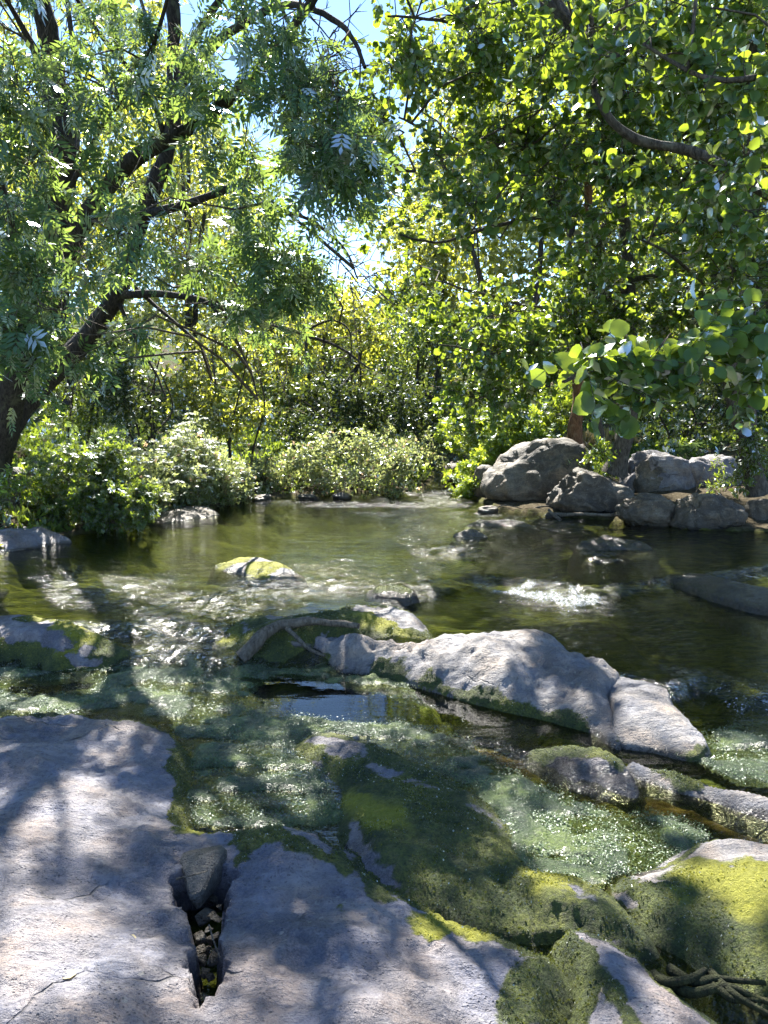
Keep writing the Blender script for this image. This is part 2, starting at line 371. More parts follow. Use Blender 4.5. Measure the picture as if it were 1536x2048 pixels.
def foam_material():
    nt = NT('foam'); p = principled(nt, (0.55, 0.58, 0.60), 0.15, None, 0.5)
    p.inputs['Subsurface Weight'].default_value = 0.0
    nt.l(p, nt.out.inputs[0]); return nt.m
M_FOAM = foam_material()
def drop_material():
    nt = NT('water_drop'); g = nt.n('ShaderNodeBsdfGlossy', i_Roughness=0.05); t = nt.n('ShaderNodeBsdfTransparent')
    fr = nt.n('ShaderNodeFresnel', i_IOR=1.5); m = nt.n('ShaderNodeMixShader'); nt.l(fr, m.inputs[0]); nt.l(t, m.inputs[1]); nt.l(g, m.inputs[2])
    nt.l(m, nt.out.inputs[0]); return nt.m

# ------------------------------------------------------------------ water levels (upper pool, middle run, lower pool)
LA = np.array([(-900, 1262), (0, 1262), (290, 1272), (345, 1262), (420, 1285), (700, 1255), (860, 1195), (940, 1168), (1010, 1172), (1090, 1180), (1200, 1192), (1320, 1175), (1536, 1150), (2400, 1130)], float)
LB = np.array([(-900, 1302), (0, 1302), (290, 1306), (345, 1296), (420, 1325), (700, 1300), (900, 1290), (1160, 1330), (1330, 1375), (1410, 1350), (1480, 1380), (1536, 1386), (2400, 1400)], float)
ZU, ZM, ZL = 0.15, 0.08, 0.0
def water_z(xy):
    V = np.column_stack([xy, np.full(len(xy), 0.08)]); px, py = proj(V)
    py = np.where(xy[:, 1] < 0.3, 4000, py); px = np.clip(px, -900, 2400)
    la = np.interp(px, LA[:, 0], LA[:, 1]); lb = np.interp(px, LB[:, 0], LB[:, 1])
    ta = sstep(-9, 9, la - py); tb = sstep(-11, 11, lb - py)
    return ZL + (ZM - ZL) * tb + (ZU - ZM) * ta

def px2(*pts, z=0.12): return [tuple(P(a, b, z)[:2]) for a, b in pts]
STREAM = (px2((895, 938), (905, 962), (915, 985), (958, 1004), (1000, 1026), (1100, 1033), (1240, 1048), (1380, 1063), (1536, 1070), (1750, 1085))
          + [(7.5, 6), (6.5, 2), (6, -4), (-6, -4), (-6, 3), (-5.2, 6.0)]
          + px2((-150, 1130), (0, 1112), (140, 1080), (250, 1054), (340, 1036), (450, 1018), (500, 1004), (600, 997), (850, 986), (868, 962), (866, 938)))
STREAM = np.array(STREAM)

# ------------------------------------------------------------------ ground (one sheet to the horizon)
def mask_px(px, py, polys, blur=14, noise=None):
    m = np.zeros(len(px))
    q = np.column_stack([px, py])
    for poly in polys:
        poly = np.array(poly, float)
        lo = poly.min(0) - 60; hi = poly.max(0) + 60
        s = (q > lo).all(1) & (q < hi).all(1)
        if not s.any(): continue
        d, _ = polydist(q[s], poly)
        if noise is not None: d = d + noise[s]
        m[s] = np.maximum(m[s], sstep(-blur, blur, d))
    return m
WEED_POLYS = [  # floating and submerged weed, outlined on the water
    [(-80, 1312), (120, 1318), (300, 1315), (420, 1335), (480, 1352), (470, 1395), (560, 1420), (700, 1440), (820, 1450), (900, 1480), (980, 1520), (1060, 1560), (1180, 1600), (1290, 1650), (1400, 1670), (1360, 1705), (1300, 1760), (1160, 1770), (1040, 1745), (1010, 1690), (960, 1600), (850, 1545), (720, 1490), (620, 1485), (600, 1510), (660, 1590), (690, 1640), (620, 1655), (480, 1655), (400, 1640), (365, 1600), (370, 1500), (330, 1450), (200, 1425), (-80, 1425)],
    [(1400, 1475), (1470, 1450), (1600, 1470), (1600, 1580), (1480, 1565), (1390, 1520)],
    [(440, 1345), (640, 1335), (830, 1385), (880, 1420), (830, 1425), (700, 1380), (560, 1350), (480, 1370)],
]
BROWN_POLYS = [[(1240, 1580), (1300, 1570), (1420, 1610), (1600, 1640), (1600, 1720), (1440, 1680), (1300, 1640)], [(600, 1400), (1000, 1440), (1250, 1600), (1180, 1590), (900, 1470)]]
DEEP_POLYS = [[(880, 1400), (1000, 1420), (1120, 1470), (1100, 1500), (1000, 1480), (900, 1440)], [(1200, 1190), (1600, 1200), (1600, 1370), (1420, 1350), (1300, 1290)], [(500, 1362), (700, 1372), (850, 1415), (920, 1460), (800, 1442), (660, 1436), (560, 1418)],
              [(0, 1360), (200, 1355), (180, 1380), (20, 1388)], [(460, 1385), (700, 1395), (560, 1412)], [(0, 1120), (300, 1060), (560, 1080), (500, 1120), (200, 1145), (0, 1160)]]

def ground_z(xy, want=False):
    d, _ = polydist(xy, STREAM)
    w = water_z(xy)
    n1 = fbm(xy * 0.35, 4, 3); n2 = fbm(xy * 1.7, 4, 9); n3 = fbm(xy * 7, 3, 21)
    y = xy[:, 1]; x = xy[:, 0]
    px, py = proj(np.column_stack([xy, w])); front = y > 0.6
    near = 1 - sstep(6.3, 8.5, y)
    deep = np.where(front, mask_px(px, py, DEEP_POLYS, 16), 0)
    depth_far = 0.06 + 0.34 * sstep(0.0, 2.2, d) + 0.07 * n2
    depth_near = 0.055 + 0.022 * n2 + 0.14 * deep
    depth = np.maximum(depth_far * (1 - near) + depth_near * near + 0.16 * deep * (1 - near), 0.02)
    zin = w - depth + 0.012 * n3
    o = np.maximum(-d, 0)
    hill = 0.16 * np.maximum(o - 1.5, 0) * np.where(x < 0, 1.0, 1.15)
    hill = np.minimum(hill, 9) * sstep(-6, 8, y)
    low = sstep(0.6, 1.4, x) * (1 - sstep(13.0, 15.0, y))
    hill = hill * (1 - 0.6 * low)
    zout = w + 0.04 + 0.30 * (1 - 0.7 * low) * sstep(0, 1.2, o) + hill + 0.10 * n1 * sstep(0.2, 2, o) + 0.05 * n2 * sstep(0, 0.5, o) + 0.02 * n3
    zout = zout + 1.2 * sstep(24, 60, y) + 1.5 * sstep(60, 180, y)
    z = np.where(d > 0, zin, np.maximum(zout, zin))
    if want:
        bed = sstep(-0.10, 0.05, d)
        nz = 22 * fbm(xy * 3.3, 3, 44)
        weed = np.where(front, mask_px(px, py, WEED_POLYS, 14, nz), 0) * (1 - 0.9 * deep)
        brown = np.where(front, mask_px(px, py, BROWN_POLYS, 20, nz), 0)
        return z, dict(bed=bed, weed=weed, brown=brown, green=sstep(0.8, 3.0, o) * (1 - low))
    return z
NXG, NYG = 340, 450
u = np.linspace(-1, 1, NXG); gx = 1.9 * np.sinh(u * 5.35)
v = np.linspace(0, 1, NYG); gy = -8 + 8.0 * v / 0.09 * 0 + 0
t = np.linspace(-0.9, 5.05, NYG); gy = 3.2 + 2.6 * np.sinh(t)
gy = gy - 0.3
XX, YY = np.meshgrid(gx, gy); gxy = np.column_stack([XX.ravel(), YY.ravel()])
gz, gat = ground_z(gxy, True)
me = mesh_from('ground', np.column_stack([gxy, gz]), [grid_faces(NXG, NYG)], gat)
put('ground', me, M_GROUND, kind='structure', label='earthy banks and weedy bed of the stream', cat='ground')

# ------------------------------------------------------------------ water surface
FLOW_POLYS = [[(60, 1155), (200, 1150), (330, 1172), (240, 1215), (120, 1205)], [(120, 1140), (420, 1165), (640, 1150), (620, 1165), (400, 1178)], [(930, 1160), (1010, 1165), (1110, 1162), (1220, 1192), (1370, 1242), (1350, 1258), (1180, 1228), (1040, 1210)],
              [(1330, 1330), (1420, 1340), (1480, 1365), (1600, 1370), (1600, 1420), (1450, 1410), (1390, 1380)],
              [(240, 1190), (420, 1180), (560, 1170), (640, 1180), (560, 1215), (430, 1250), (420, 1330), (270, 1330), (290, 1260)],
              [(620, 1150), (760, 1165), (860, 1160), (870, 1195), (760, 1192), (640, 1180)],
              [(760, 972), (900, 972), (960, 1000), (900, 1022), (640, 1006), (540, 1008), (480, 1000), (640, 994)],
              [(830, 1100), (930, 1085), (960, 1110), (860, 1120)], [(960, 1030), (1240, 1050), (1100, 1075), (960, 1065)],
              [(880, 1470), (1000, 1480), (1130, 1530), (1250, 1600), (1190, 1595), (1060, 1540), (960, 1510)]]
FOAM_POLYS = [[(985, 1186), (1050, 1172), (1110, 1172), (1180, 1192), (1240, 1212), (1140, 1220), (1060, 1208)], [(1430, 1370), (1480, 1376), (1600, 1380), (1600, 1404), (1470, 1398)]]
FLECK_POLYS = [[(285, 1275), (330, 1265), (400, 1275), (410, 1310), (340, 1320), (290, 1312)], [(1200, 1212), (1290, 1220), (1370, 1245), (1340, 1256), (1220, 1238)], [(1420, 1404), (1540, 1402), (1560, 1440), (1500, 1446), (1450, 1424)], [(1380, 1322), (1440, 1342), (1470, 1385), (1420, 1378)], [(280, 1190), (420, 1185), (560, 1175), (560, 1210), (430, 1240), (300, 1260)]]
def water_sheet():
    a = np.arange(-4.6, 4.6, 0.035); b = np.concatenate([np.arange(1.2, 7.6, 0.03), np.arange(7.6, 15.2, 0.04), np.arange(15.2, 22, 0.12)])
    a = np.concatenate([np.arange(-6.5, -4.6, 0.12), a, np.arange(4.6, 8, 0.12)])
    X, Y = np.meshgrid(a, b); xy = np.column_stack([X.ravel(), Y.ravel()])
    d, _ = polydist(xy, STREAM); z = water_z(xy)
    px, py = proj(np.column_stack([xy, z])); fl = mask_px(px, py, FLOW_POLYS, 16, 14 * fbm(xy * 2, 3, 5))
    dz = np.abs(np.gradient(z.reshape(X.shape), axis=0)).ravel()
    fl = np.maximum(fl, 0.38 * mask_px(px, py, [[(760, 1000), (960, 1006), (1010, 1060), (980, 1130), (860, 1140), (800, 1090)], [(560, 1120), (760, 1120), (880, 1150), (860, 1195), (700, 1190), (580, 1165)], [(1000, 1200), (1400, 1260), (1380, 1330), (1200, 1300), (1000, 1240)]], 25, 22 * fbm(xy * 2.4, 3, 6)))
    fl = np.maximum(fl, sstep(0.002, 0.010, dz))
    z = z + fl * rng.normal(0, 0.0045, len(z)) + 0.003 * fbm(xy * np.array([1.2, 2.0]), 2, 8) + fl * (0.012 * fbm(xy * 7, 3, 31)) + sstep(0.002, 0.01, dz) * 0.02 * fbm(xy * np.array([10, 5]), 3, 33)
    fo = np.maximum(mask_px(px, py, FOAM_POLYS, 12, 16 * fbm(xy * 6, 4, 15)), 0.62 * mask_px(px, py, FLECK_POLYS, 12, 12 * fbm(xy * 5, 3, 16)))
    z = z + sstep(0.7, 1, fo) * 0.018 * np.abs(fbm(xy * 11, 3, 35))
    q = grid_faces(len(a), len(b), d > -0.35)
    V, q, at = compact(np.column_stack([xy, z]), q, dict(flow=fl, foam=fo, still=mask_px(px, py, [[(430, 1350), (700, 1350), (900, 1400), (1000, 1450), (900, 1460), (700, 1445), (500, 1425)]], 16)))
    put('water', mesh_from('water', V, [q], at), M_WATER, kind='structure', label='clear rippling stream water of pools and runs', cat='water')
water_sheet()

# ------------------------------------------------------------------ rocks as shaped bedrock surfaces
ROCKS = {}
def slab(name, label, outline, inner, mat, moss=(), yellow=(), res=0.012, rough=0.012, drop=0.10, water=0.0, wetband=0.05, skirt=0.22, seed=1, tuft=1.0, cuts=(), steep=0.5, cat='rock', group=None, ridges=1.0, rim=0.0):
    """outline, inner: (px, py, height) points of the rock's top; the surface is interpolated through them and rolls down past the outline"""
    out3 = np.array([P(a, b, z) for a, b, z in outline]); in3 = np.array([P(a, b, z) for a, b, z in inner]).reshape(-1, 3)
    sm = catmull(out3, 4, True)
    jit = fbm(sm[:, :2] * 4, 3, seed + 50); cen = sm.mean(0)
    sm[:, :2] += unit(sm[:, :2] - cen[:2]) * (jit * 0.018)[:, None]
    ctrl = np.concatenate([out3, in3])
    lo = sm[:, :2].min(0) - skirt; hi = sm[:, :2].max(0) + skirt
    a = np.arange(lo[0], hi[0], res); b = np.arange(lo[1], hi[1], res); X, Y = np.meshgrid(a, b)
    xy = np.column_stack([X.ravel(), Y.ravel()])
    d, cl = polydist(xy, sm[:, :2])
    ev = np.where((d > 0)[:, None], xy, cl); z = np.full(len(xy), -9.0); ok = d > -skirt * 1.05
    z[ok] = tps(ctrl, ev[ok])
    p2 = xy[ok]
    n = rough * (1.5 * fbm(p2 * 3.1, 5, seed) - 0.7 * np.abs(fbm(p2 * 9, 4, seed + 3)) + 0.16 * fbm(p2 * 40, 2, seed + 6))
    # shallow ledges that follow the bedding of the rock
    ang = 0.55; s = p2[:, 0] * math.sin(ang) + p2[:, 1] * math.cos(ang) + 0.12 * fbm(p2 * 2.2, 3, seed + 8)
    fr = (s * 5.0) % 1.0; n = n + ridges * 0.55 * rough * (sstep(0.0, 0.12, fr) - fr) * sstep(-0.1, 0.5, fbm(p2 * 1.6, 2, seed + 9))
    dd = d[ok]; rr = 0.045
    edge = np.where(dd > 0, drop * 0.35 * (1 - sstep(0, rr * 1.6, dd)) , drop * 0.35 + steep * 2.6 * (-dd) + 0.3 * drop * sstep(0, 0.05, -dd))
    nn = n * (0.55 + 0.45 * sstep(0, 0.08, np.abs(dd)))
    z[ok] = z[ok] - edge + nn + drop * 0.35 * 0.5
    cut_shade = np.zeros(len(xy))
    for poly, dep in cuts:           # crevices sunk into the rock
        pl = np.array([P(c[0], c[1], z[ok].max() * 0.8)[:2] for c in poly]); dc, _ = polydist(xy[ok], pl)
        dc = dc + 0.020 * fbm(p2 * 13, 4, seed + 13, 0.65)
        z[ok] -= dep * sstep(-0.006, 0.022, dc); cut_shade[ok] = np.maximum(cut_shade[ok], sstep(0.0, 0.02, dc))
    V = np.column_stack([xy, z]); px, py = proj(V)
    nz = np.zeros(len(xy)); nz[ok] = 26 * fbm(p2 * 6.5, 4, seed + 20)
    mo = mask_px(px, py, moss, 16, nz); ye = mask_px(px, py, yellow, 18, nz)
    if rim > 0:
        rm = np.zeros(len(xy)); rm[ok] = 1 - sstep(rim * 0.2, rim * 0.6, dd + rim * 0.9 * fbm(p2 * 4, 4, seed + 60)); mo = np.maximum(mo, rm)
    mo = np.maximum(mo, ye)
    bump = np.zeros(len(xy)); bump[ok] = np.abs(fbm(p2 * 28, 3, seed + 30)) * 0.011 + 0.003
    V[:, 2] += bump * mo
    wl = water_z(xy) if water is None else np.full(len(xy), water)
    wnz = np.zeros(len(xy)); wnz[ok] = 0.02 * fbm(p2 * 5, 3, seed + 40)
    wet = 1 - sstep(wetband * 0.5, wetband * 1.3, V[:, 2] - wl + wnz)
    wet = np.maximum(wet, cut_shade)  # crevice interior darkened too: its shade painted in along with wet soil
    q = grid_faces(len(a), len(b), ok)
    V2, q2, at = compact(V, q, dict(moss=mo, yellow=ye, wet=wet))
    base = Vector((float(cen[0]), float(cen[1]), float(wl[ok].mean())))
    o = put(name, mesh_from(name, V2 - np.array(base), [q2], at), mat, None, base, 'thing', label, cat, group)
    ROCKS[label] = o
    if tuft > 0 and mo.max() > 0.5:
        vis = (px > -60) & (px < 1600) & (py < 2110)
        w = np.where(ok & vis & (mo > 0.5), sstep(0.5, 1.0, mo) + 0.1, 0.0); w[ok] *= sstep(-0.5, 0.3, fbm(p2 * 7, 3, seed + 70)); w = w * sstep(-0.02, 0.02, V[:, 2] - wl)
        area = w.sum() * res * res; cnt = int(min(34000, area * 17000 * tuft))
        if cnt > 50:
            pick = rng.choice(len(w), cnt, p=w / w.sum())
            p = V[pick] + np.column_stack([rng.uniform(-res, res, (cnt, 2)) * 0.6, np.full(cnt, -0.002)])
            blades('moss', p, 0.0042, 0.006, M_MOSST, o, base, yel=ye[pick])
    return o
def blades(name, p, h, w, mat, parent, base, yel=None):
    n = len(p); az = rng.uniform(0, 2 * math.pi, n); lean = rng.normal(0, 0.55, (n, 2))
    up = unit(np.column_stack([lean, np.ones(n)])); s = np.column_stack([np.cos(az), np.sin(az), np.zeros(n)])
    hh = (h * rng.uniform(0.5, 1.6, n))[:, None]; ww = (w * rng.uniform(0.6, 1.4, n))[:, None]
    a = p - s * ww * 0.5; b = p + s * ww * 0.5; c = p + up * hh + s * ww * 0.4; dq = p + up * hh - s * ww * 0.4
    V = np.stack([a, b, c, dq], 1).reshape(-1, 3) - np.array(base); r = np.repeat(rng.uniform(0, 1, n), 4)
    F = np.arange(n * 4).reshape(n, 4)
    if yel is None:
        put(name, mesh_from(name, V, [F], dict(rnd=r)), mat, parent, None, 'stuff'); return
    me = mesh_from(name, V, [F], dict(rnd=r)); me.materials.append(mat); me.materials.append(M_MOSSY)
    me.polygons.foreach_set('material_index', (rng.uniform(0, 1, n) < yel * 0.8).astype(np.int32))
    put(name, me, None, parent, None, 'stuff')

CREV = [(345, 1700), (390, 1690), (428, 1682), (462, 1686), (456, 1735), (452, 1775), (446, 1850), (448, 1905), (434, 1955), (392, 1986), (384, 1930), (384, 1860), (368, 1800), (352, 1745)]
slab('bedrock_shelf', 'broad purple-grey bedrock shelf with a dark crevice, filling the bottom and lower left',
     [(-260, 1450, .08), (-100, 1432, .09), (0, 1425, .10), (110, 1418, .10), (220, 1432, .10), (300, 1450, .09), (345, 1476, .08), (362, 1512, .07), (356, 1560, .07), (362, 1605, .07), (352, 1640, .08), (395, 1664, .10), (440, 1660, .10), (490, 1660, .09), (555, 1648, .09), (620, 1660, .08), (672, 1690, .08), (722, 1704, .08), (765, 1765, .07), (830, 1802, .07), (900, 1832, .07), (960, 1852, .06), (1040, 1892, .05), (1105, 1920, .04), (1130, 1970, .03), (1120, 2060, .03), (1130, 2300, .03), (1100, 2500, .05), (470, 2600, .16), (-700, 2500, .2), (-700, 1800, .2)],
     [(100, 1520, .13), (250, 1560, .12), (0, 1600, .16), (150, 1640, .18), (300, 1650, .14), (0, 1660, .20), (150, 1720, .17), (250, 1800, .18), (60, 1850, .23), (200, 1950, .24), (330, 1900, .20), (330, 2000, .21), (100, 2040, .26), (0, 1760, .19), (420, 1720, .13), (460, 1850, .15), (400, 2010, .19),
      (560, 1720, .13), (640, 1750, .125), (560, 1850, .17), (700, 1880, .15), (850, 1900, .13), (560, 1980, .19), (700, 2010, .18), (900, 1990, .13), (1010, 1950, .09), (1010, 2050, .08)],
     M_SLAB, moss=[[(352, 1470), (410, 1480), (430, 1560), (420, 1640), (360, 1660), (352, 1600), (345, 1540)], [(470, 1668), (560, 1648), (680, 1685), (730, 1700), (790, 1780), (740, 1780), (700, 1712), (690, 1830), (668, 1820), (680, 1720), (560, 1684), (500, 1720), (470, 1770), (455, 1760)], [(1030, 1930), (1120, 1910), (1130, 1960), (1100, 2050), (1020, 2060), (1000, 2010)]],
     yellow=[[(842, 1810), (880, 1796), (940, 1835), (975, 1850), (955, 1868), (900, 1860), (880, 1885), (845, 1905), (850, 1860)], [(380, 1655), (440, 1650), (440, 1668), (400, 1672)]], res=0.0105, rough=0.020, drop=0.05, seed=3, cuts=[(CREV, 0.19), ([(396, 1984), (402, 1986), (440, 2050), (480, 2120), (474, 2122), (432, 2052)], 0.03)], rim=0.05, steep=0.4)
slab('bedrock_slab', 'narrow blue-grey slab tapering down to the lower right corner between mossy hollows',
     [(1140, 1862, .07), (1190, 1866, .08), (1262, 1905, .07), (1312, 1952, .06), (1385, 2005, .05), (1450, 2050, .05), (1560, 2160, .04), (1500, 2400, .04), (1080, 2400, .05), (1090, 2100, .06), (1140, 2060, .05), (1180, 1990, .05), (1160, 1920, .06)],
     [(1210, 1920, .10), (1270, 1980, .10), (1250, 2060, .10), (1350, 2070, .09), (1180, 2080, .08)],
     M_SLAB, moss=[[(1090, 1880), (1160, 1900), (1230, 1960), (1290, 2060), (1250, 2070), (1220, 2010), (1180, 1960), (1150, 1990), (1120, 2060), (1060, 2070)]], res=0.010, rough=0.012, drop=0.08, seed=17, wetband=0.02, rim=0.05, steep=0.35)
slab('mossy_rock', 'long low rock cloaked in dark green moss in the middle of the weedy lower pool',
     [(597, 1492, .015), (640, 1464, .03), (715, 1475, .05), (850, 1535, .05), (945, 1582, .04), (1010, 1640, .03), (1015, 1700, .03), (1070, 1740, .05), (1150, 1750, .06), (1225, 1800, .06), (1300, 1880, .04), (1220, 1885, .03), (1130, 1862, .03), (960, 1852, .04), (840, 1802, .05), (760, 1765, .06), (715, 1700, .06), (690, 1625, .02), (680, 1572, .01), (640, 1535, .01)],
     [(720, 1510, .07), (800, 1570, .075), (900, 1640, .07), (800, 1680, .08), (950, 1740, .05), (1100, 1800, .07), (870, 1760, .065), (1020, 1820, .04), (730, 1600, .06)],
     M_SLAB, moss=[[(590, 1500), (640, 1480), (680, 1520), (760, 1530), (850, 1540), (960, 1590), (1020, 1660), (1080, 1740), (1230, 1800), (1310, 1890), (1100, 1870), (840, 1810), (720, 1710), (680, 1580), (630, 1540)], [(700, 1462), (760, 1460), (900, 1545), (800, 1530)]],
     yellow=[[(700, 1610), (735, 1592), (800, 1620), (820, 1660), (760, 1680), (715, 1650)], [(1060, 1750), (1140, 1750), (1160, 1790), (1060, 1790)]], res=0.012, rough=0.016, drop=0.06, seed=23, wetband=0.015, tuft=1.0, rim=0.10, steep=0.3)
slab('mossy_rock', 'low rock with bright yellow-green moss at the edge of the picture, lower right',
     [(1245, 1745, .02), (1330, 1725, .04), (1400, 1690, .04), (1480, 1682, .055), (1620, 1720, .06), (1800, 1850, .06), (1750, 2050, .05), (1560, 1990, .04), (1450, 1950, .04), (1380, 1900, .03), (1290, 1850, .03), (1225, 1795, .02)],
     [(1400, 1760, .075), (1500, 1780, .09), (1450, 1860, .065), (1560, 1880, .08), (1340, 1800, .06)],
     M_SLAB2, moss=[[(1230, 1760), (1340, 1745), (1420, 1720), (1600, 1730), (1650, 1990), (1520, 1960), (1400, 1880), (1290, 1850)]],
     yellow=[[(1340, 1755), (1420, 1725), (1600, 1730), (1620, 1850), (1480, 1850), (1400, 1800)]], res=0.012, rough=0.016, drop=0.08, seed=29, wetband=0.015, rim=0.08, steep=0.35)
slab('bedrock_ridge', 'long pale grey ridge of bedrock with a smooth hump, across the middle of the stream',
     [(560, 1268, .12), (640, 1262, .165), (720, 1272, .175), (790, 1280, .17), (840, 1286, .16), (900, 1272, .18), (960, 1258, .205), (1025, 1256, .21), (1090, 1272, .195), (1160, 1306, .175), (1232, 1340, .155), (1214, 1372, .135), (1222, 1420, .10), (1236, 1478, .05), (1180, 1446, .05), (1100, 1424, .05), (1000, 1398, .06), (900, 1374, .06), (820, 1348, .06), (740, 1332, .06), (680, 1315, .07), (610, 1292, .08)],
     [(700, 1300, .135), (800, 1312, .135), (900, 1320, .165), (1000, 1305, .215), (1100, 1340, .185), (1000, 1350, .145), (1150, 1400, .125), (900, 1350, .105)],
     M_SLAB2, moss=[[(640, 1300), (720, 1325), (860, 1352), (920, 1375), (1100, 1420), (1240, 1475), (1240, 1500), (1000, 1420), (860, 1390), (640, 1330)], [(540, 1262), (580, 1278), (640, 1312), (600, 1330), (520, 1300)]],
     res=0.014, rough=0.030, ridges=1.8, drop=0.10, seed=37, water=None, wetband=0.03, steep=0.6)
slab('bedrock_block', 'pale flat block split from the bedrock ridge by a straight dark crack',
     [(1219, 1376, .12), (1239, 1345, .15), (1290, 1352, .145), (1334, 1372, .135), (1346, 1412, .105), (1402, 1462, .08), (1408, 1490, .05), (1380, 1508, .03), (1310, 1494, .03), (1239, 1478, .04), (1227, 1425, .10)],
     [(1290, 1400, .125), (1310, 1440, .095), (1280, 1450, .085)],
     M_SLAB2, moss=[[(1370, 1500), (1410, 1478), (1440, 1500), (1400, 1530), (1340, 1520)]], res=0.012, rough=0.014, drop=0.05, seed=41, water=None, wetband=0.03, steep=0.8)
slab('mossy_rock', 'dark mossy hump with a bare sunlit patch, lying behind the driftwood branch',
     [(398, 1292, .03), (440, 1258, .10), (530, 1234, .16), (640, 1222, .19), (735, 1206, .22), (800, 1214, .22), (845, 1245, .185), (850, 1268, .165), (770, 1270, .16), (680, 1268, .155), (610, 1286, .12), (545, 1318, .06), (485, 1330, .03), (430, 1318, .02)],
     [(600, 1250, .19), (720, 1235, .22), (790, 1248, .205), (500, 1280, .13)],
     M_SLAB2, moss=[[(398, 1300), (440, 1255), (530, 1232), (640, 1222), (720, 1206), (730, 1240), (800, 1280), (700, 1275), (600, 1290), (640, 1320), (500, 1340), (420, 1320)]], yellow=[[(730, 1225), (800, 1250), (830, 1275), (790, 1275), (730, 1250)], [(410, 1285), (500, 1262), (520, 1285), (440, 1305)]],
     res=0.015, rough=0.020, drop=0.10, seed=43, water=None, wetband=0.02, rim=0.12, steep=0.4)
slab('bedrock_slab', 'pinkish grey rock with a bright moss fringe, half way up the left edge',
     [(-160, 1240, .17), (-40, 1232, .18), (60, 1230, .185), (130, 1242, .18), (195, 1264, .155), (245, 1290, .09), (285, 1316, .03), (220, 1332, .02), (140, 1326, .04), (90, 1312, .06), (40, 1306, .07), (-40, 1306, .07), (-160, 1312, .06)],
     [(60, 1262, .205), (120, 1280, .18), (-40, 1268, .20), (200, 1302, .10), (100, 1296, .14)],
     M_SLAB, moss=[[(60, 1226), (140, 1235), (210, 1265), (290, 1305), (270, 1330), (190, 1320), (150, 1318), (200, 1295), (180, 1268), (120, 1248), (50, 1240)]], yellow=[[(80, 1232), (150, 1240), (200, 1268), (180, 1275), (120, 1250)], [(100, 1298), (160, 1300), (160, 1318), (110, 1312)]],
     res=0.014, rough=0.018, drop=0.10, seed=47, water=None, wetband=0.03, rim=0.05, steep=0.5)
slab('layered_rock', 'dark grey layered rock step at the water below the pale bedrock ridge',
     [(1060, 1500, .02), (1110, 1486, .06), (1190, 1492, .07), (1240, 1515, .07), (1266, 1560, .04), (1262, 1592, .01), (1190, 1570, .0), (1110, 1542, .0)],
     [(1160, 1520, .07), (1220, 1550, .05)], M_SLAB, moss=[[(1060, 1490), (1180, 1486), (1245, 1510), (1240, 1525), (1130, 1505), (1060, 1520)]], res=0.012, rough=0.02, drop=0.05, seed=53, wetband=0.05, ridges=2.5)
slab('rock_ledge', 'thin pale ledge of rock sloping down to the right edge above brown shallows',
     [(1262, 1518, .06), (1330, 1536, .06), (1430, 1568, .05), (1540, 1596, .05), (1640, 1630, .05), (1600, 1660, .01), (1480, 1622, .0), (1390, 1592, .0), (1300, 1560, .01)],
     [(1360, 1560, .06), (1480, 1595, .055)], M_SLAB2, moss=[[(1240, 1490), (1330, 1530), (1440, 1560), (1400, 1570), (1280, 1535)]], res=0.012, rough=0.012, drop=0.04, seed=59, wetband=0.02)
slab('flat_stone', 'pale flat stones between green weed and yellow moss near the right edge',
     [(1300, 1750, .005), (1340, 1712, .02), (1400, 1690, .03), (1440, 1700, .03), (1390, 1740, .03), (1350, 1765, .02)], [(1370, 1720, .035)], M_SLAB2, res=0.012, rough=0.008, drop=0.02, seed=61, wetband=0.015)
slab('flat_rock', 'flat sunlit rock with pale moss standing alone in the upper pool',
     [(422, 1136, .15), (445, 1124, .17), (490, 1118, .185), (555, 1122, .19), (590, 1140, .175), (612, 1156, .15), (560, 1162, .155), (490, 1152, .155)],
     [(500, 1132, .19), (560, 1142, .182)], M_SLAB2, moss=[[(440, 1118), (500, 1112), (560, 1120), (560, 1134), (500, 1136), (440, 1134)]], yellow=[[(450, 1116), (560, 1116), (590, 1134), (520, 1146)]], res=0.018, rough=0.012, drop=0.05, seed=67, water=0.15, skirt=0.09, steep=0.9, wetband=0.025, tuft=0.6)
slab('mossy_rock', 'small dark mossy rock awash in the run just behind the driftwood hump',
     [(728, 1186, .16), (760, 1172, .19), (800, 1170, .20), (830, 1182, .18), (810, 1194, .16), (760, 1194, .16)], [(785, 1182, .20)], M_DARKROCK, moss=[[(730, 1170), (830, 1170), (830, 1195), (730, 1195)]], res=0.018, rough=0.012, drop=0.04, seed=71, water=0.15, skirt=0.09, steep=0.9)
slab('wet_rock', 'small rock with a pale wet top poking out of the pool by the boulders',
     [(908, 1070, .16), (925, 1060, .22), (950, 1057, .24), (972, 1064, .22), (974, 1076, .16), (940, 1080, .155)], [(945, 1067, .24)], M_BOULD, res=0.02, rough=0.014, drop=0.05, seed=73, water=0.15, skirt=0.09, steep=0.9, wetband=0.02)
slab('wet_rock', 'flat black wet rock just breaking the pool in front of the big boulder',
     [(930, 1052, .155), (965, 1042, .155), (1020, 1038, .165), (1065, 1048, .155), (1068, 1058, .145), (1000, 1062, .145)], [(1010, 1048, .165)], M_DARKROCK, res=0.02, rough=0.02, drop=0.05, seed=79, water=0.15, wetband=0.15, skirt=0.09, steep=0.9)
slab('wet_rock', 'jagged black wet rock in the shaded right part of the pool',
     [(1150, 1092, .155), (1185, 1078, .20), (1250, 1076, .175), (1300, 1090, .165), (1310, 1108, .15), (1260, 1122, .145), (1190, 1128, .145), (1160, 1112, .145)], [(1230, 1094, .18), (1190, 1104, .16), (1270, 1100, .17)], M_DARKROCK, res=0.02, rough=0.025, drop=0.06, seed=83, water=0.15, wetband=0.2, skirt=0.09, steep=0.9)
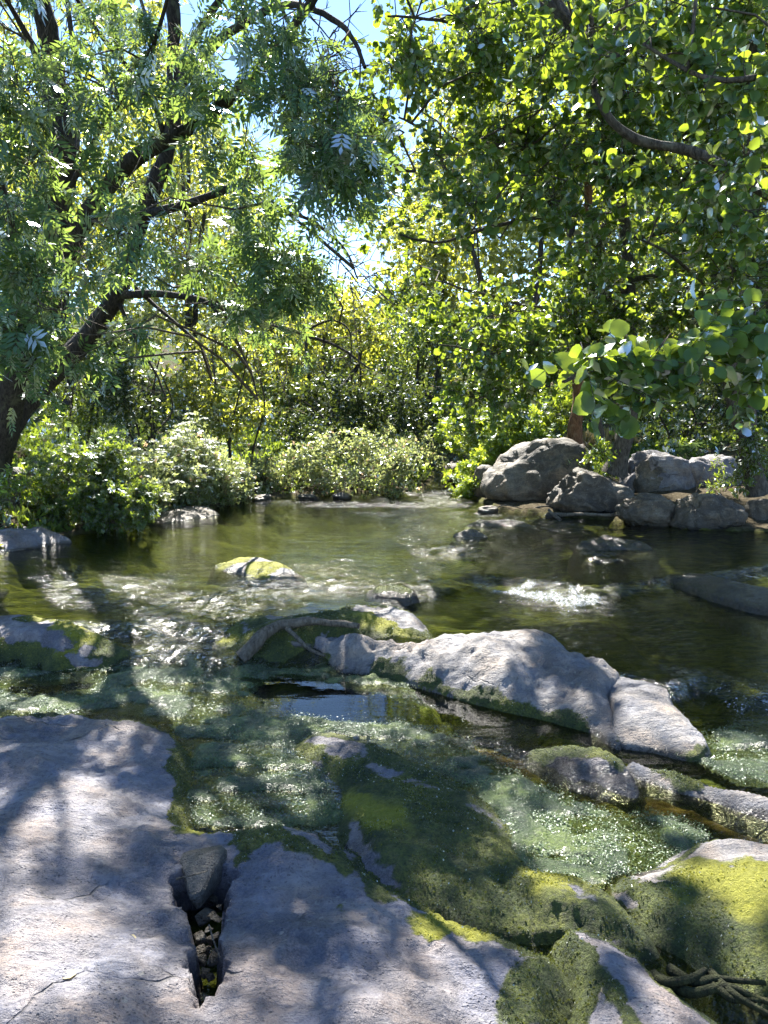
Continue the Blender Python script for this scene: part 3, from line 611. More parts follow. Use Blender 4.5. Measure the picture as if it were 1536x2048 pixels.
slab('sunken_slab', 'smooth brown slab just under the dark water at the right edge',
     [(1330, 1150, .13), (1400, 1145, .16), (1500, 1170, .17), (1620, 1190, .17), (1600, 1225, .13), (1500, 1212, .13), (1400, 1180, .13)], [(1480, 1180, .175), (1420, 1162, .16)], M_DARKROCK, res=0.02, rough=0.012, drop=0.05, seed=89, water=0.15, skirt=0.09, steep=0.9, wetband=0.08)
slab('bank_slab', 'pale flat slab at the foot of the bank on the left edge, half in shade',
     [(-120, 1080, .22), (0, 1056, .26), (70, 1058, .27), (138, 1072, .22), (120, 1084, .17), (60, 1096, .16), (0, 1108, .15), (-120, 1130, .15)], [(20, 1076, .27), (80, 1072, .25)], M_SLAB, res=0.022, rough=0.02, drop=0.08, seed=97, water=0.15, wetband=0.03)
slab('bank_slab', 'grey flat stone at the waterline below the white-flowered plants',
     [(290, 1040, .16), (330, 1022, .22), (380, 1012, .26), (430, 1018, .23), (440, 1028, .16), (400, 1038, .155), (340, 1046, .155)], [(370, 1026, .24)], M_BOULD, res=0.025, rough=0.02, drop=0.06, seed=101, water=0.15, wetband=0.03)

# ------------------------------------------------------------------ boulders on the right bank
def icosphere(sub):
    import bmesh
    bm = bmesh.new(); bmesh.ops.create_icosphere(bm, subdivisions=sub, radius=1.0)
    V = np.array([v.co[:] for v in bm.verts]); F = np.array([[v.index for v in f.verts] for f in bm.faces]); bm.free(); return V, F
ICO = {s: icosphere(s) for s in (1, 2, 4, 5)}
def boulder(name, label, px0, px1, pytop, pybase, zbase, depth_ratio, mat, seed, sub=5, facets=9, amp=0.10, tilt=0.0, moss=(), water=0.15, cat='boulder', group=None, power=0.8, sink=0.35):
    c0 = P((px0 + px1) / 2, pybase, zbase); dist = c0[1]
    k = dist * CP / FPX * 1.0
    rx = (px1 - px0) / 2 * k; hgt = (pybase - pytop) * k * 1.02; ry = rx * depth_ratio
    V, F = ICO[sub]; r = np.random.default_rng(seed)
    v = V.copy()
    v = np.sign(v) * np.abs(v) ** power
    fn = unit(r.normal(0, 1, (facets, 3)))
    for f in fn:             # broken flat faces
        cut = r.uniform(0.72, 0.92); dd = v @ f; over = np.maximum(dd - cut, 0); v = v - over[:, None] * f * 0.85
    nrm = unit(v)
    big = fbm(v * 1.3 + seed, 4, seed); fine = np.abs(fbm(v * 4.5 + seed, 4, seed + 5)); mic = fbm(v * 14, 3, seed + 8)
    v = v + nrm * (amp * 1.1 * big - amp * 0.55 * fine + amp * 0.14 * mic)[:, None]
    v[:, 2] += tilt * v[:, 0]
    hz = hgt / (1 + 1 - sink * 2 + 1e-6) if False else hgt / (2 - 2 * sink * 0.5)
    v = v / np.abs(v).max(0)
    zt = hgt; zb = -hgt * sink
    z = np.where(v[:, 2] > 0, v[:, 2], v[:, 2]); z = (zt + zb) / 2 + z * (zt - zb) / 2
    v = np.column_stack([v[:, 0] * rx, v[:, 1] * ry, z])
    base = Vector((float(c0[0]), float(c0[1] + ry * 0.75), float(zbase)))
    Wv = v + np.array(base); px, py = proj(Wv)
    mo = mask_px(px, py, moss, 10, 10 * fbm(v * 6, 3, seed)) * (nrm[:, 2] > -0.2)
    wet = 1 - sstep(0.03, 0.12, Wv[:, 2] - water + 0.03 * fbm(v * 4, 3, seed))
    o = put(name, mesh_from(name, v, [F], dict(moss=mo, yellow=np.zeros(len(v)), wet=wet)), mat, None, base, None, label, cat, group)
    return o
boulder('boulder', 'largest boulder, tall rounded and streaked, at the left end of the boulder row', 966, 1205, 878, 1016, 0.13, 0.75, M_BOULD, 5, amp=0.13, power=0.75, tilt=0.12)
boulder('boulder', 'narrow upright boulder leaning on the left flank of the largest boulder', 944, 1000, 926, 1000, 0.13, 1.0, M_BOULD, 6, sub=4, amp=0.10)
boulder('boulder', 'pitted low dome boulder at the foot of the slender alder trunk', 1102, 1282, 934, 1036, 0.13, 0.7, M_BOULD, 8, amp=0.16, power=0.85, tilt=-0.05)
boulder('boulder', 'dark egg-shaped boulder standing on end right of the slender alder trunk', 1266, 1356, 914, 1008, 0.16, 0.9, M_BOULD, 9, amp=0.07, power=0.95, facets=4)
boulder('boulder', 'low grey boulder at the waterline in front of the dark egg-shaped one', 1236, 1392, 988, 1056, 0.13, 0.6, M_BOULD, 12, amp=0.16, tilt=-0.15)
boulder('boulder', 'wide flat-topped boulder at the waterline nearest the right edge trunk', 1345, 1508, 984, 1062, 0.13, 0.6, M_BOULD, 14, amp=0.14, power=0.7)
boulder('boulder', 'big pale sunlit rock behind the egg-shaped boulder', 1230, 1420, 902, 996, 0.25, 0.7, M_SLAB2, 15, amp=0.16, power=0.75, tilt=-0.10)
boulder('boulder', 'broad pale sunlit rock beside the trunk at the right edge', 1352, 1500, 908, 992, 0.25, 0.7, M_SLAB2, 16, amp=0.14, power=0.7)
boulder('boulder', 'small brown stone by the water at the right edge', 1496, 1580, 996, 1052, 0.14, 0.8, M_BOULD, 18, sub=4, amp=0.12)
boulder('boulder', 'dark rock under bright herbs where the side channel enters', 884, 950, 920, 968, 0.16, 0.8, M_BOULD, 19, sub=4, amp=0.14)
boulder('boulder', 'grey rock half hidden among leaves under the leaning dark trunk', -30, 60, 930, 1020, 0.40, 0.8, M_BOULD, 20, sub=4, amp=0.14)
boulder('boulder', 'rough stone sprouting ferns at the foot of the leaning dark trunk', 50, 110, 905, 990, 0.45, 0.8, M_BOULD, 22, sub=4, amp=0.16)
for i, (a, b, t_, b_) in enumerate(((590, 640, 988, 1003), (660, 705, 985, 1002), (500, 545, 990, 1006), (955, 1000, 1012, 1030), (1090, 1130, 1024, 1040))):
    boulder('stone', ['low wet stone at the pool edge under the round pale bush', 'wet stone right of another one under the round pale bush', 'stone between the white-flowered plants and the round pale bush', 'small dark stone touching the foot of the largest boulder', 'small stone among sticks below the pitted dome boulder'][i], a, b, t_, b_, 0.13, 0.8, M_BOULD, 30 + i, sub=4, amp=0.15, cat='stone')

# ------------------------------------------------------------------ stones wedged in the crevice
def crev_stone(px, py, z, r, seed, label, mat, group=None, squash=(1, 1, 0.7), cat='pebble', name='pebble', npt=11, rz=0.0, pts=None):
    """a broken angular stone: the hull of a few scattered points with worn edges"""
    import bmesh
    rr = np.random.default_rng(seed); q = unit(rr.normal(0, 1, (npt, 3))) * rr.uniform(0.75, 1.1, (npt, 1)) * np.array(squash) * r if pts is None else np.array(pts, float) * np.array([1.45, 1, 1]) * r
    bm = bmesh.new()
    for p_ in q: bm.verts.new(p_)
    bmesh.ops.convex_hull(bm, input=bm.verts[:])
    for v_ in [v_ for v_ in bm.verts if not v_.link_faces]: bm.verts.remove(v_)
    bmesh.ops.bevel(bm, geom=bm.edges[:], offset=r * 0.07, segments=1, affect='EDGES')
    bmesh.ops.triangulate(bm, faces=bm.faces[:])
    me_ = bpy.data.meshes.new(name); bm.to_mesh(me_); n_ = len(bm.verts); bm.free()
    for k_, val in (('moss', 0.0), ('yellow', 0.0), ('wet', 0.25)):
        at_ = me_.attributes.new(k_, 'FLOAT', 'POINT'); at_.data.foreach_set('value', np.full(n_, val, np.float32))
    o = put(name, me_, mat, None, Vector(P(px, py, z)), None, label, cat, group); o.rotation_euler = (0, 0, rz); return o
crev_stone(404, 1752, 0.105, 0.092, 6, 'glossy wedge of grey stone jammed in the wide end of the dark crevice', M_DARKROCK, cat='stone', name='wedged_stone', rz=0.12,
           pts=[(-.55, .95, .45), (.45, 1.0, .62), (.62, .65, .55), (-.6, .45, .40), (.15, .30, .70), (-.42, -.35, .35), (.30, -.30, .42), (-.20, -1.35, .05), (.10, -1.15, .10), (-.5, .9, -.5), (.5, .9, -.5), (0, -1.3, -.5), (.45, 0, -.4)])
for i, (a, b, z, r) in enumerate([(425, 1800, -.02, .030), (412, 1835, -.02, .036), (432, 1838, -.01, .022), (405, 1872, -.01, .040), (425, 1880, 0, .026), (415, 1905, -.01, .024), (402, 1920, 0, .030), (428, 1918, .0, .026), (408, 1945, 0, .022), (420, 1955, 0, .018), (438, 1815, 0, .02), (398, 1900, 0, .02), (418, 1860, .01, .018), (432, 1900, .01, .016)]):
    crev_stone(a, b, z + 0.055, r * (0.8 + 0.5 * ((i * 37) % 10) / 10), 60 + i, 'small brown pebble lying in the narrow part of the dark crevice', M_BOULD, 'pebbles in the crevice', rz=i * 1.3)

# ------------------------------------------------------------------ plants
def leaf_template(kind):
    if kind == 'alder':   # near-round blade folded along the midrib
        V = [(0, 0, 0), (.30, .22, .05), (.44, .56, .08), (.24, .90, .05), (0, .97, -.02), (-.24, .90, .05), (-.44, .56, .08), (-.30, .22, .05), (0, .5, -.02)]
        return np.array(V), [np.array([[0, 1, 2, 8], [8, 2, 3, 4], [0, 8, 6, 7], [8, 4, 5, 6]])]
    if kind == 'round':   # the same leaf, lighter, for crowns farther off
        V = [(0, 0, 0), (.40, .34, .07), (.34, .82, .06), (0, .97, -.02), (-.34, .82, .06), (-.40, .34, .07)]
        return np.array(V), [np.array([[0, 1, 2, 3], [0, 3, 4, 5]])]
    if kind == 'ash':     # pinnate leaf of seven narrow leaflets
        V = []; F = []
        for k, (y0, sd) in enumerate([(0.25, 1), (0.25, -1), (0.45, 1), (0.45, -1), (0.65, 1), (0.65, -1), (0.8, 0)]):
            d = np.array([0.80 * sd, 0.62, -0.10]) if sd else np.array([0, 1.0, -0.05]); d = d / np.linalg.norm(d); L = 0.46 if sd else 0.42
            o = np.array([0, y0, -0.10 * y0]); s = np.array([d[1], -d[0], 0]) * 0.075
            b = len(V); V += [o, o + d * L * 0.42 + s + [0, 0, .02], o + d * L, o + d * L * 0.42 - s + [0, 0, .02]]; F.append([b, b + 1, b + 2, b + 3])
        return np.array(V), [np.array(F)]
    if kind == 'lance':
        return np.array([(0, 0, 0), (.16, .45, .04), (0, 1, -.04), (-.16, .45, .04)]), [np.array([[0, 1, 2, 3]])]
    if kind == 'oval':
        return np.array([(0, 0, 0), (.30, .45, .07), (0, 1, -.05), (-.30, .45, .07)]), [np.array([[0, 1, 2], [0, 2, 3]])]
    if kind == 'fern':    # small divided herb leaf of five lobes
        V = []; F = []
        for a, L in ((0, 1.0), (0.8, .8), (-0.8, .8), (1.5, .55), (-1.5, .55)):
            d = np.array([math.sin(a), math.cos(a), -0.12]); s = np.array([d[1], -d[0], 0]) * 0.16; b = len(V)
            V += [d * 0.1, d * L * .55 + s, d * L, d * L * .55 - s]; F.append([b, b + 1, b + 2, b + 3])
        return np.array(V), [np.array(F)]
    if kind == 'disc':    # flat flower head
        V = [(0, 0, .04)] + [(0.5 * math.cos(k * math.pi / 3), 0.5 * math.sin(k * math.pi / 3), 0) for k in range(6)]
        return np.array(V), [np.array([[0, k + 1, (k + 1) % 6 + 1] for k in range(6)])]
TPL = {k: leaf_template(k) for k in ('alder', 'round', 'ash', 'lance', 'oval', 'fern', 'disc')}
def leaf_mass(name, pos, along, nrm, size, kind, base):
    tv, tf = TPL[kind]; n = len(pos)
    y = unit(along); z = unit(nrm - (nrm * y).sum(1, keepdims=True) * y); x = np.cross(y, z)
    wv = rng.uniform(0.72, 1.25, n)[:, None, None]; cv = rng.normal(-0.10, 0.22, n)[:, None, None]
    tz = tv[None, :, 2:3] * rng.uniform(0.3, 2.2, n)[:, None, None] + cv * tv[None, :, 1:2] ** 2
    V = pos[:, None] + (tv[None, :, 0:1] * wv * x[:, None] + tv[None, :, 1:2] * y[:, None] + tz * z[:, None]) * size[:, None, None]
    k = len(tv); off = (np.arange(n) * k)
    F = [(f[None] + off[:, None, None]).reshape(-1, f.shape[1]) for f in tf]
    r = np.repeat(np.clip(rng.normal(0.5, 0.27, n), 0, 1), k)
    return mesh_from(name, V.reshape(-1, 3) - np.array(base), F, dict(rnd=r), smooth=False)
def leaf_single(kind, rnd):
    tv, tf = TPL[kind]
    if kind in ('alder', 'round'):      # toothed outline, midrib fold and a curl
        q = np.random.default_rng(int(rnd * 100)); m = 9; t = np.linspace(0, 1, m); yy = t * 0.98 - 0.03 * np.sin(t * math.pi) * q.uniform(-1, 1)
        w = 0.44 * np.sin(np.clip(t, 0, 1) ** 0.75 * math.pi) ** 0.62 * (1 + 0.06 * (np.arange(m) % 2)); cu = q.uniform(-0.25, 0.10); fo = q.uniform(0.10, 0.45)
        zc = cu * yy ** 2; mid = np.column_stack([0.03 * np.sin(yy * 3), yy, zc]); wav = 0.03 * np.sin(np.arange(m) * 1.9 + rnd * 9)
        rt = np.column_stack([w, yy + 0.03, zc + fo * w + wav]); lf = np.column_stack([-w, yy + 0.03, zc + fo * w - wav])
        tv = np.vstack([mid, rt, lf]); f = []
        for i in range(m - 1): f += [[i, m + i, m + i + 1, i + 1], [i, i + 1, 2 * m + i + 1, 2 * m + i]]
        tf = [np.array(f)]
    return mesh_from('leaf', tv, tf, dict(rnd=np.full(len(tv), rnd)), smooth=True)
def limb_path(pts, sub=5, jit=0.0, seed=0):
    """(px, py, depth) -> smooth path"""
    p = catmull(np.array([PD(*q) for q in pts]), sub)
    if jit: p = p + jit * np.column_stack([fbm(p * 1.8, 3, seed + k) for k in range(3)]) * np.linspace(0, 1, len(p))[:, None]
    return p
def in_poly_samples(poly, n, r):
    poly = np.array(poly, float); lo, hi = poly.min(0), poly.max(0); out = []
    while len(out) < n:
        q = r.uniform(lo, hi, (n * 3, 2)); d, _ = polydist(q, poly); out += list(q[d > 0])
    return np.array(out[:n])

def build_plant(name, label, cat, base, limbs, clusters, kind, size, leafmat, barkmat, twiglen=0.45, per_twig=9, droop=0.25, upface=0.8, singles=0, group=None, seed=0, trunk_sides=10, spread=0.5, twig_r=0.004, connect=True, bare=(), leaf_jit=0.0, clear=None, side_twigs=True):
    """limbs: list of (part name, path, r0, r1); clusters: (centre, (rx,ry,rz), twigs)"""
    r = np.random.default_rng(seed)
    root = thing(name, label, cat, base, group); b = np.array(base, float)
    sk = []; tr0 = None
    for ln, path, r0, r1 in limbs:
        rad = r0 + (r1 - r0) * np.linspace(0, 1, len(path)) ** 0.8
        rad = rad * (1 + 0.10 * fbm(path * 3.0, 3, seed))
        if ln == 'trunk': rad[:3] *= np.array([1.35, 1.18, 1.06])
        V, q = tubes(path[None], rad[None], trunk_sides if r0 > 0.05 else 6)
        if r0 > 0.05: V = V + 0.06 * r0 * np.column_stack([fbm(V * 9, 2, seed + k) for k in range(3)])
        lo_ = put(ln, mesh_from(ln, V - b, [q]), barkmat, root if ln == 'trunk' or tr0 is None else tr0)
        if tr0 is None: tr0 = lo_
        sk.append(path)
    sk = np.concatenate(sk) if sk else b[None]
    C = np.array([c[0] for c in clusters]); R = np.array([c[1] for c in clusters]); NT_ = np.array([c[2] for c in clusters])
    vt, qt = [], []; off = 0
    def addtubes(paths, rad, sides):
        nonlocal off
        if len(paths) == 0: return
        V, q = tubes(paths, rad, sides); vt.append(V); qt.append(q + off); off += len(V)
    if connect and len(C):
        ps = []; rs = []
        for c in C:
            d2 = ((sk - c) ** 2).sum(1) + 1.2 * np.maximum(sk[:, 2] - c[2], 0) ** 2
            s = sk[r.choice(np.argsort(d2)[:14])]; L = np.linalg.norm(c - s)
            tt = np.linspace(0, 1, 6)[:, None]; pth = s + (c - s) * tt + np.array([0, 0, 0.16 * L]) * (4 * tt * (1 - tt))
            pth[1:] += r.normal(0, 0.05 * min(L, 2), (5, 3)); ps.append(pth); rs.append(np.linspace(0.004 + 0.006 * min(L, 2.5), 0.004, 6))
        addtubes(np.array(ps), np.array(rs), 5)
    ids = np.repeat(np.arange(len(C)), NT_)
    m = len(ids)
    dirs = unit(r.normal(0, 1, (m, 3))); rad = r.uniform(0, 1, m) ** (1 / 2.2)
    st = C[ids] + dirs * rad[:, None] * R[ids] * 0.92
    tcut = sunny_leaves(st) & (r.uniform(0, 1, m) < 0.8)
    dirs, rad, st, ids = dirs[~tcut], rad[~tcut], st[~tcut], ids[~tcut]; m = len(ids)
    td = unit(dirs * spread + r.normal(0, 0.5, (m, 3)) + np.array([0, 0, -droop]))
    L = twiglen * r.uniform(0.6, 1.3, m)
    tt = np.linspace(0, 1, 4)[None, :, None]
    paths = st[:, None] + td[:, None] * L[:, None, None] * (tt - 0.35) + np.array([0, 0, -1.0]) * (droop * 0.5 * L[:, None, None] * tt ** 2)
    # each twig grows from a side branch that leads back to its cluster centre
    inner = C[ids] + (st - C[ids]) * 0.12
    mid = (inner + paths[:, 0]) / 2 + r.normal(0, 0.06, (m, 3)) * R[ids]
    side = np.stack([inner, mid, paths[:, 0]], 1)
    if side_twigs: addtubes(paths, np.broadcast_to(np.linspace(twig_r, twig_r * 0.4, 4), (m, 4)), 3)
    else: addtubes(paths[:, ::3], np.broadcast_to(np.linspace(twig_r, twig_r * 0.4, 2), (m, 2)), 3)
    if side_twigs: addtubes(side, np.broadcast_to(np.linspace(twig_r * 1.5, twig_r, 3), (m, 3)), 3)
    for (c0, c1, cnt, ln) in bare:      # leafless twigs
        c0 = np.array(c0); c1 = np.array(c1); s0 = c0 + (c1 - c0) * r.uniform(0, 1, (cnt, 1)) + r.normal(0, 0.10, (cnt, 3))
        dd = unit(r.normal(0, 1, (cnt, 3)) + 0.9 * unit(c1 - c0) + np.array([0, 0, -0.15])); t5 = np.linspace(0, 1, 5)[None, :, None]
        lens = ln * r.uniform(0.4, 1.3, (cnt, 1, 1)); bp = s0[:, None] + dd[:, None] * lens * t5 + r.normal(0, 0.03, (cnt, 5, 3)) * t5 + np.array([0, 0, 0.25]) * lens * t5 ** 2 * r.uniform(-1, 1, (cnt, 1, 1))
        addtubes(bp, np.broadcast_to(np.linspace(0.008, 0.003, 5), (cnt, 5)), 3)
        for k in (2, 3):
            sd = unit(r.normal(0, 1, (cnt, 3)) + dd); sp = bp[:, k][:, None] + sd[:, None] * lens * 0.4 * np.linspace(0, 1, 3)[None, :, None]
            addtubes(sp, np.broadcast_to(np.linspace(0.005, 0.002, 3), (cnt, 3)), 3)
    if vt: put('twigs', mesh_from('twigs', np.concatenate(vt) - b, [np.concatenate(qt)]), M_TWIG, root, None, 'stuff')
    # leaves along every twig
    k = per_twig; f = r.uniform(0.05, 1.0, (m, k)); i0 = np.minimum((f * 3).astype(int), 2); fr = (f * 3 - i0)[..., None]
    rows = np.arange(m)[:, None]; lp = paths[rows, i0] * (1 - fr) + paths[rows, i0 + 1] * fr
    perp = unit(np.cross(np.repeat(td[:, None], k, 1), r.normal(0, 1, (m, k, 3))))
    al = unit(td[:, None] * 0.55 + perp * 0.8 + np.array([0, 0, -droop * 0.8]))
    nr = unit(r.normal(0, 1, (m, k, 3)) + np.array([0, 0, upface * 1.6]))
    lp, al, nr = lp.reshape(-1, 3), al.reshape(-1, 3), nr.reshape(-1, 3)
    if leaf_jit: lp = lp + r.normal(0, leaf_jit, lp.shape)
    sz = size * np.clip(r.normal(1.0, 0.28, len(lp)), 0.4, 1.7)
    keep = np.ones(len(lp), bool)
    cut = sunny_leaves(lp) & (r.uniform(0, 1, len(lp)) < 0.94)
    lp, al, nr, sz, keep = lp[~cut], al[~cut], nr[~cut], sz[~cut], keep[~cut]
    if clear is not None:
        cpx, cpy = proj(lp); cut = clear_lines(cpx, cpy, clear[0], clear[1]) & (r.uniform(0, 1, len(lp)) < 0.88)
        lp, al, nr, sz, keep = lp[~cut], al[~cut], nr[~cut], sz[~cut], keep[~cut]
    if singles:
        px, py = proj(lp); vis = (px > 0) & (px < 1536) & (py > 0) & (py < 2048)
        score = np.where(vis, lp[:, 1], 1e9); order = np.argsort(score)[:singles]; order = order[score[order] < 1e8]
        keep[order] = False
        tm = [leaf_single(kind, x) for x in (0.05, 0.2, 0.35, 0.5, 0.65, 0.8, 0.95)]
        for mm in tm: mm.materials.append(leafmat)
        y = unit(al); z = unit(nr - (nr * y).sum(1, keepdims=True) * y); x = np.cross(y, z)
        for j, i in enumerate(order):
            M = Matrix(((*(x[i][0:1] * sz[i]), y[i][0] * sz[i], z[i][0] * sz[i], lp[i][0] - b[0]), (x[i][1] * sz[i], y[i][1] * sz[i], z[i][1] * sz[i], lp[i][1] - b[1]), (x[i][2] * sz[i], y[i][2] * sz[i], z[i][2] * sz[i], lp[i][2] - b[2]), (0, 0, 0, 1)))
            o = bpy.data.objects.new('leaf', tm[j % 7]); COL.objects.link(o); o.parent = root; o.matrix_local = M
    put('crown', leaf_mass('crown', lp[keep], al[keep], nr[keep], sz[keep], kind, b), leafmat, root, None, 'stuff')
    return root
def blob(px, py, d, rpx, rpy, rd, tw):
    c = PD(px, py, d); k = d / FPX; return (c, (rpx * k, rd, rpy * k), tw)
def poly_clusters(poly, d0, d1, n, rad, tw, seed, avoid=None):
    r = np.random.default_rng(seed); q = in_poly_samples(poly, n * 2, r)
    if avoid is not None:
        m = np.ones(len(q), bool)
        for av in avoid: m &= polydist(q, np.array(av, float))[0] < -12
        q = q[m]
    q = q[:n]; dd = r.uniform(d0, d1, len(q)); out = []
    for (a, b), d in zip(q, dd):
        s = rad * r.uniform(0.6, 1.35); out.append((PD(a, b, d), (s, s, s * 0.7), tw))
    return out
def ground_at(px, py, d):
    c = PD(px, py, d); return np.array([c[0], d, float(ground_z(np.array([[c[0], d]]))[0])])

SUNNY = [[(400, 1480), (600, 1480), (690, 1560), (690, 1650), (480, 1660), (380, 1600)], [(-60, 1310), (420, 1320), (470, 1360), (450, 1410), (-60, 1420)], [(640, 1270), (900, 1270), (1060, 1250), (1100, 1330), (1000, 1390), (760, 1320)], [(1200, 1340), (1360, 1360), (1420, 1480), (1240, 1480)],
         [(980, 1560), (1180, 1590), (1400, 1670), (1360, 1720), (1150, 1730), (1020, 1650)], [(1330, 1690), (1560, 1690), (1560, 1860), (1400, 1830)], [(240, 1150), (600, 1150), (640, 1200), (420, 1250), (280, 1320), (240, 1240)], [(980, 1150), (1240, 1160), (1240, 1230), (1020, 1230)], [(400, 1100), (640, 1100), (640, 1160), (400, 1160)], [(-50, 1220), (200, 1225), (220, 1300), (-50, 1310)], [(1380, 1430), (1560, 1430), (1560, 1600), (1400, 1560)]]
def shadow_px(C):
    C = np.atleast_2d(C); S = np.array(SDIR); t = (C[:, 2] - 0.1) / S[2]; q = C - S * t[:, None]; return np.column_stack(proj(q)), q[:, 1] > 0.5
def thin(clusters, keep, seed, twk=1.0):
    r = np.random.default_rng(seed); C = np.array([c[0] for c in clusters]); q, ok = shadow_px(C); out = []
    m = np.zeros(len(C), bool)
    for poly in SUNNY: m |= polydist(q, np.array(poly, float))[0] > -18
    for c, hit in zip(clusters, m & ok):
        if hit and r.uniform() > keep: continue
        out.append((c[0], c[1], max(2, int(c[2] * twk))) if hit else c)
    return out
SPOTS = [(PD(1000, 880, 14.6), 0.95), (PD(1070, 820, 15.8), 0.9), (PD(945, 850, 15.6), 0.7), (PD(930, 960, 13.4), 0.5), (PD(640, 930, 13.8), 0.9), (PD(760, 930, 13.8), 0.9), (PD(370, 890, 11.6), 0.9), (PD(450, 930, 12.0), 0.6), (PD(1440, 940, 12.4), 0.7), (PD(1330, 925, 12.6), 0.5), (PD(450, 745, 14.5), 0.9), (PD(1050, 920, 12.2), 0.35), (PD(1170, 960, 11.8), 0.3), (PD(1400, 1010, 11.4), 0.35)]
def sunny_leaves(lp):
    q, ok = shadow_px(lp); m = np.zeros(len(lp), bool)
    for poly in SUNNY: m |= polydist(q, np.array(poly, float))[0] > 4
    m &= ok; S = np.array(SDIR)
    for c, rad in SPOTS:
        v = lp - np.array(c); t = v @ S; dd = np.linalg.norm(v - t[:, None] * S, axis=1); m |= (t > rad * 1.1) & (dd < rad)
    return m
def clear_lines(px, py, lines, w):
    m = np.zeros(len(px), bool); q = np.column_stack([px, py])
    for ln in lines:
        a = np.array(ln, float)
        for i in range(len(a) - 1):
            ab = a[i + 1] - a[i]; t = np.clip(((q - a[i]) @ ab) / (ab @ ab), 0, 1); m |= ((q - a[i] - t[:, None] * ab) ** 2).sum(1) < w * w
    return m
SKYGAP_OLD = [[(430, -250), (560, -250), (720, -100), (735, 60), (715, 250), (745, 420), (735, 600), (690, 640), (625, 620), (640, 520), (560, 450), (580, 380), (680, 340), (690, 250), (650, 120), (560, 70), (470, 60), (405, 40)]]

# ---- the ash leaning from the left bank
LT = 8.9
ash_limbs = [
    ('trunk', limb_path([(-25, 935, 9.4), (0, 850, 9.3), (22, 770, 9.2), (58, 690, 9.0), (92, 600, 8.9), (112, 500, 8.8), (118, 390, 8.7), (126, 290, 8.6), (112, 190, 8.6), (100, 90, 8.5), (72, 0, 8.4), (30, -120, 8.2), (-20, -300, 8)], 5, 0.05, 1), 0.23, 0.08),
    ('trunk', limb_path([(0, 880, 9.5), (60, 800, 9.8), (125, 730, 10.0), (190, 655, 10.0), (235, 585, 9.9), (272, 475, 9.8), (300, 390, 9.7), (330, 310, 9.6), (346, 220, 9.5), (344, 110, 9.4), (338, 0, 9.3), (325, -150, 9.1), (310, -350, 9)], 5, 0.05, 2), 0.15, 0.06),
    ('branch', limb_path([(95, 600, 8.9), (140, 490, 8.7), (188, 410, 8.5), (240, 342, 8.3), (300, 297, 8.1), (352, 272, 8.0), (385, 250, 7.9), (450, 200, 7.6), (520, 130, 7.2), (600, 40, 6.8), (660, -80, 6.4)], 5, 0.03, 3), 0.13, 0.03),
    ('branch', limb_path([(346, 220, 9.5), (368, 150, 9.3), (388, 80, 9.1), (440, -5, 8.8), (500, -120, 8.5)], 5, 0.03, 4), 0.07, 0.03),
    ('branch', limb_path([(330, 290, 9.6), (312, 220, 9.4), (262, 140, 9.2), (195, 62, 9), (150, -20, 8.8)], 5, 0.03, 5), 0.04, 0.02),
    ('branch', limb_path([(360, 170, 9.3), (430, 90, 8.6), (500, 38, 8.0), (560, 10, 7.5), (630, 14, 7.0), (700, 70, 6.7), (730, 140, 6.5)], 5, 0.03, 6), 0.06, 0.015),
    ('branch', limb_path([(235, 590, 9.9), (330, 588, 9.5), (420, 605, 9.2), (510, 645, 9.0), (600, 668, 8.9), (680, 695, 8.8), (740, 735, 8.8)], 5, 0.03, 7), 0.055, 0.010),
    ('branch', limb_path([(290, 430, 9.7), (380, 405, 9.2), (470, 372, 8.8), (550, 340, 8.4), (640, 345, 8.0), (745, 330, 7.7), (830, 345, 7.5)], 5, 0.03, 8), 0.06, 0.012),
    ('branch', limb_path([(470, 372, 8.8), (550, 415, 8.6), (620, 440, 8.4), (680, 490, 8.2), (715, 560, 8.1)], 5, 0.03, 9), 0.035, 0.008),
    ('branch', limb_path([(255, 560, 9.9), (330, 630, 9.6), (395, 690, 9.4), (420, 760, 9.3)], 5, 0.03, 10), 0.032, 0.010),
    ('branch', limb_path([(420, 606, 9.2), (470, 680, 9.0), (500, 745, 8.9), (512, 805, 8.9)], 5, 0.03, 11), 0.025, 0.008),
    ('branch', limb_path([(235, 600, 9.9), (275, 690, 9.7), (330, 790, 9.6)], 5, 0.03, 12), 0.035, 0.012),
    ('branch', limb_path([(600, 668, 8.9), (660, 640, 8.7), (700, 660, 8.6), (700, 720, 8.5)], 5, 0.03, 13), 0.018, 0.006),
    ('branch', limb_path([(60, 700, 9.0), (40, 520, 8.7), (20, 420, 8.5), (-10, 320, 8.3), (-60, 150, 8)], 5, 0.03, 14), 0.07, 0.03),
    ('branch', limb_path([(112, 190, 8.6), (60, 80, 8.3), (0, -20, 8)], 5, 0.03, 15), 0.05, 0.02),
    ('branch', limb_path([(118, 420, 8.7), (200, 262, 8.2), (290, 130, 7.6), (350, -60, 7.0)], 5, 0.03, 16), 0.035, 0.015),
]
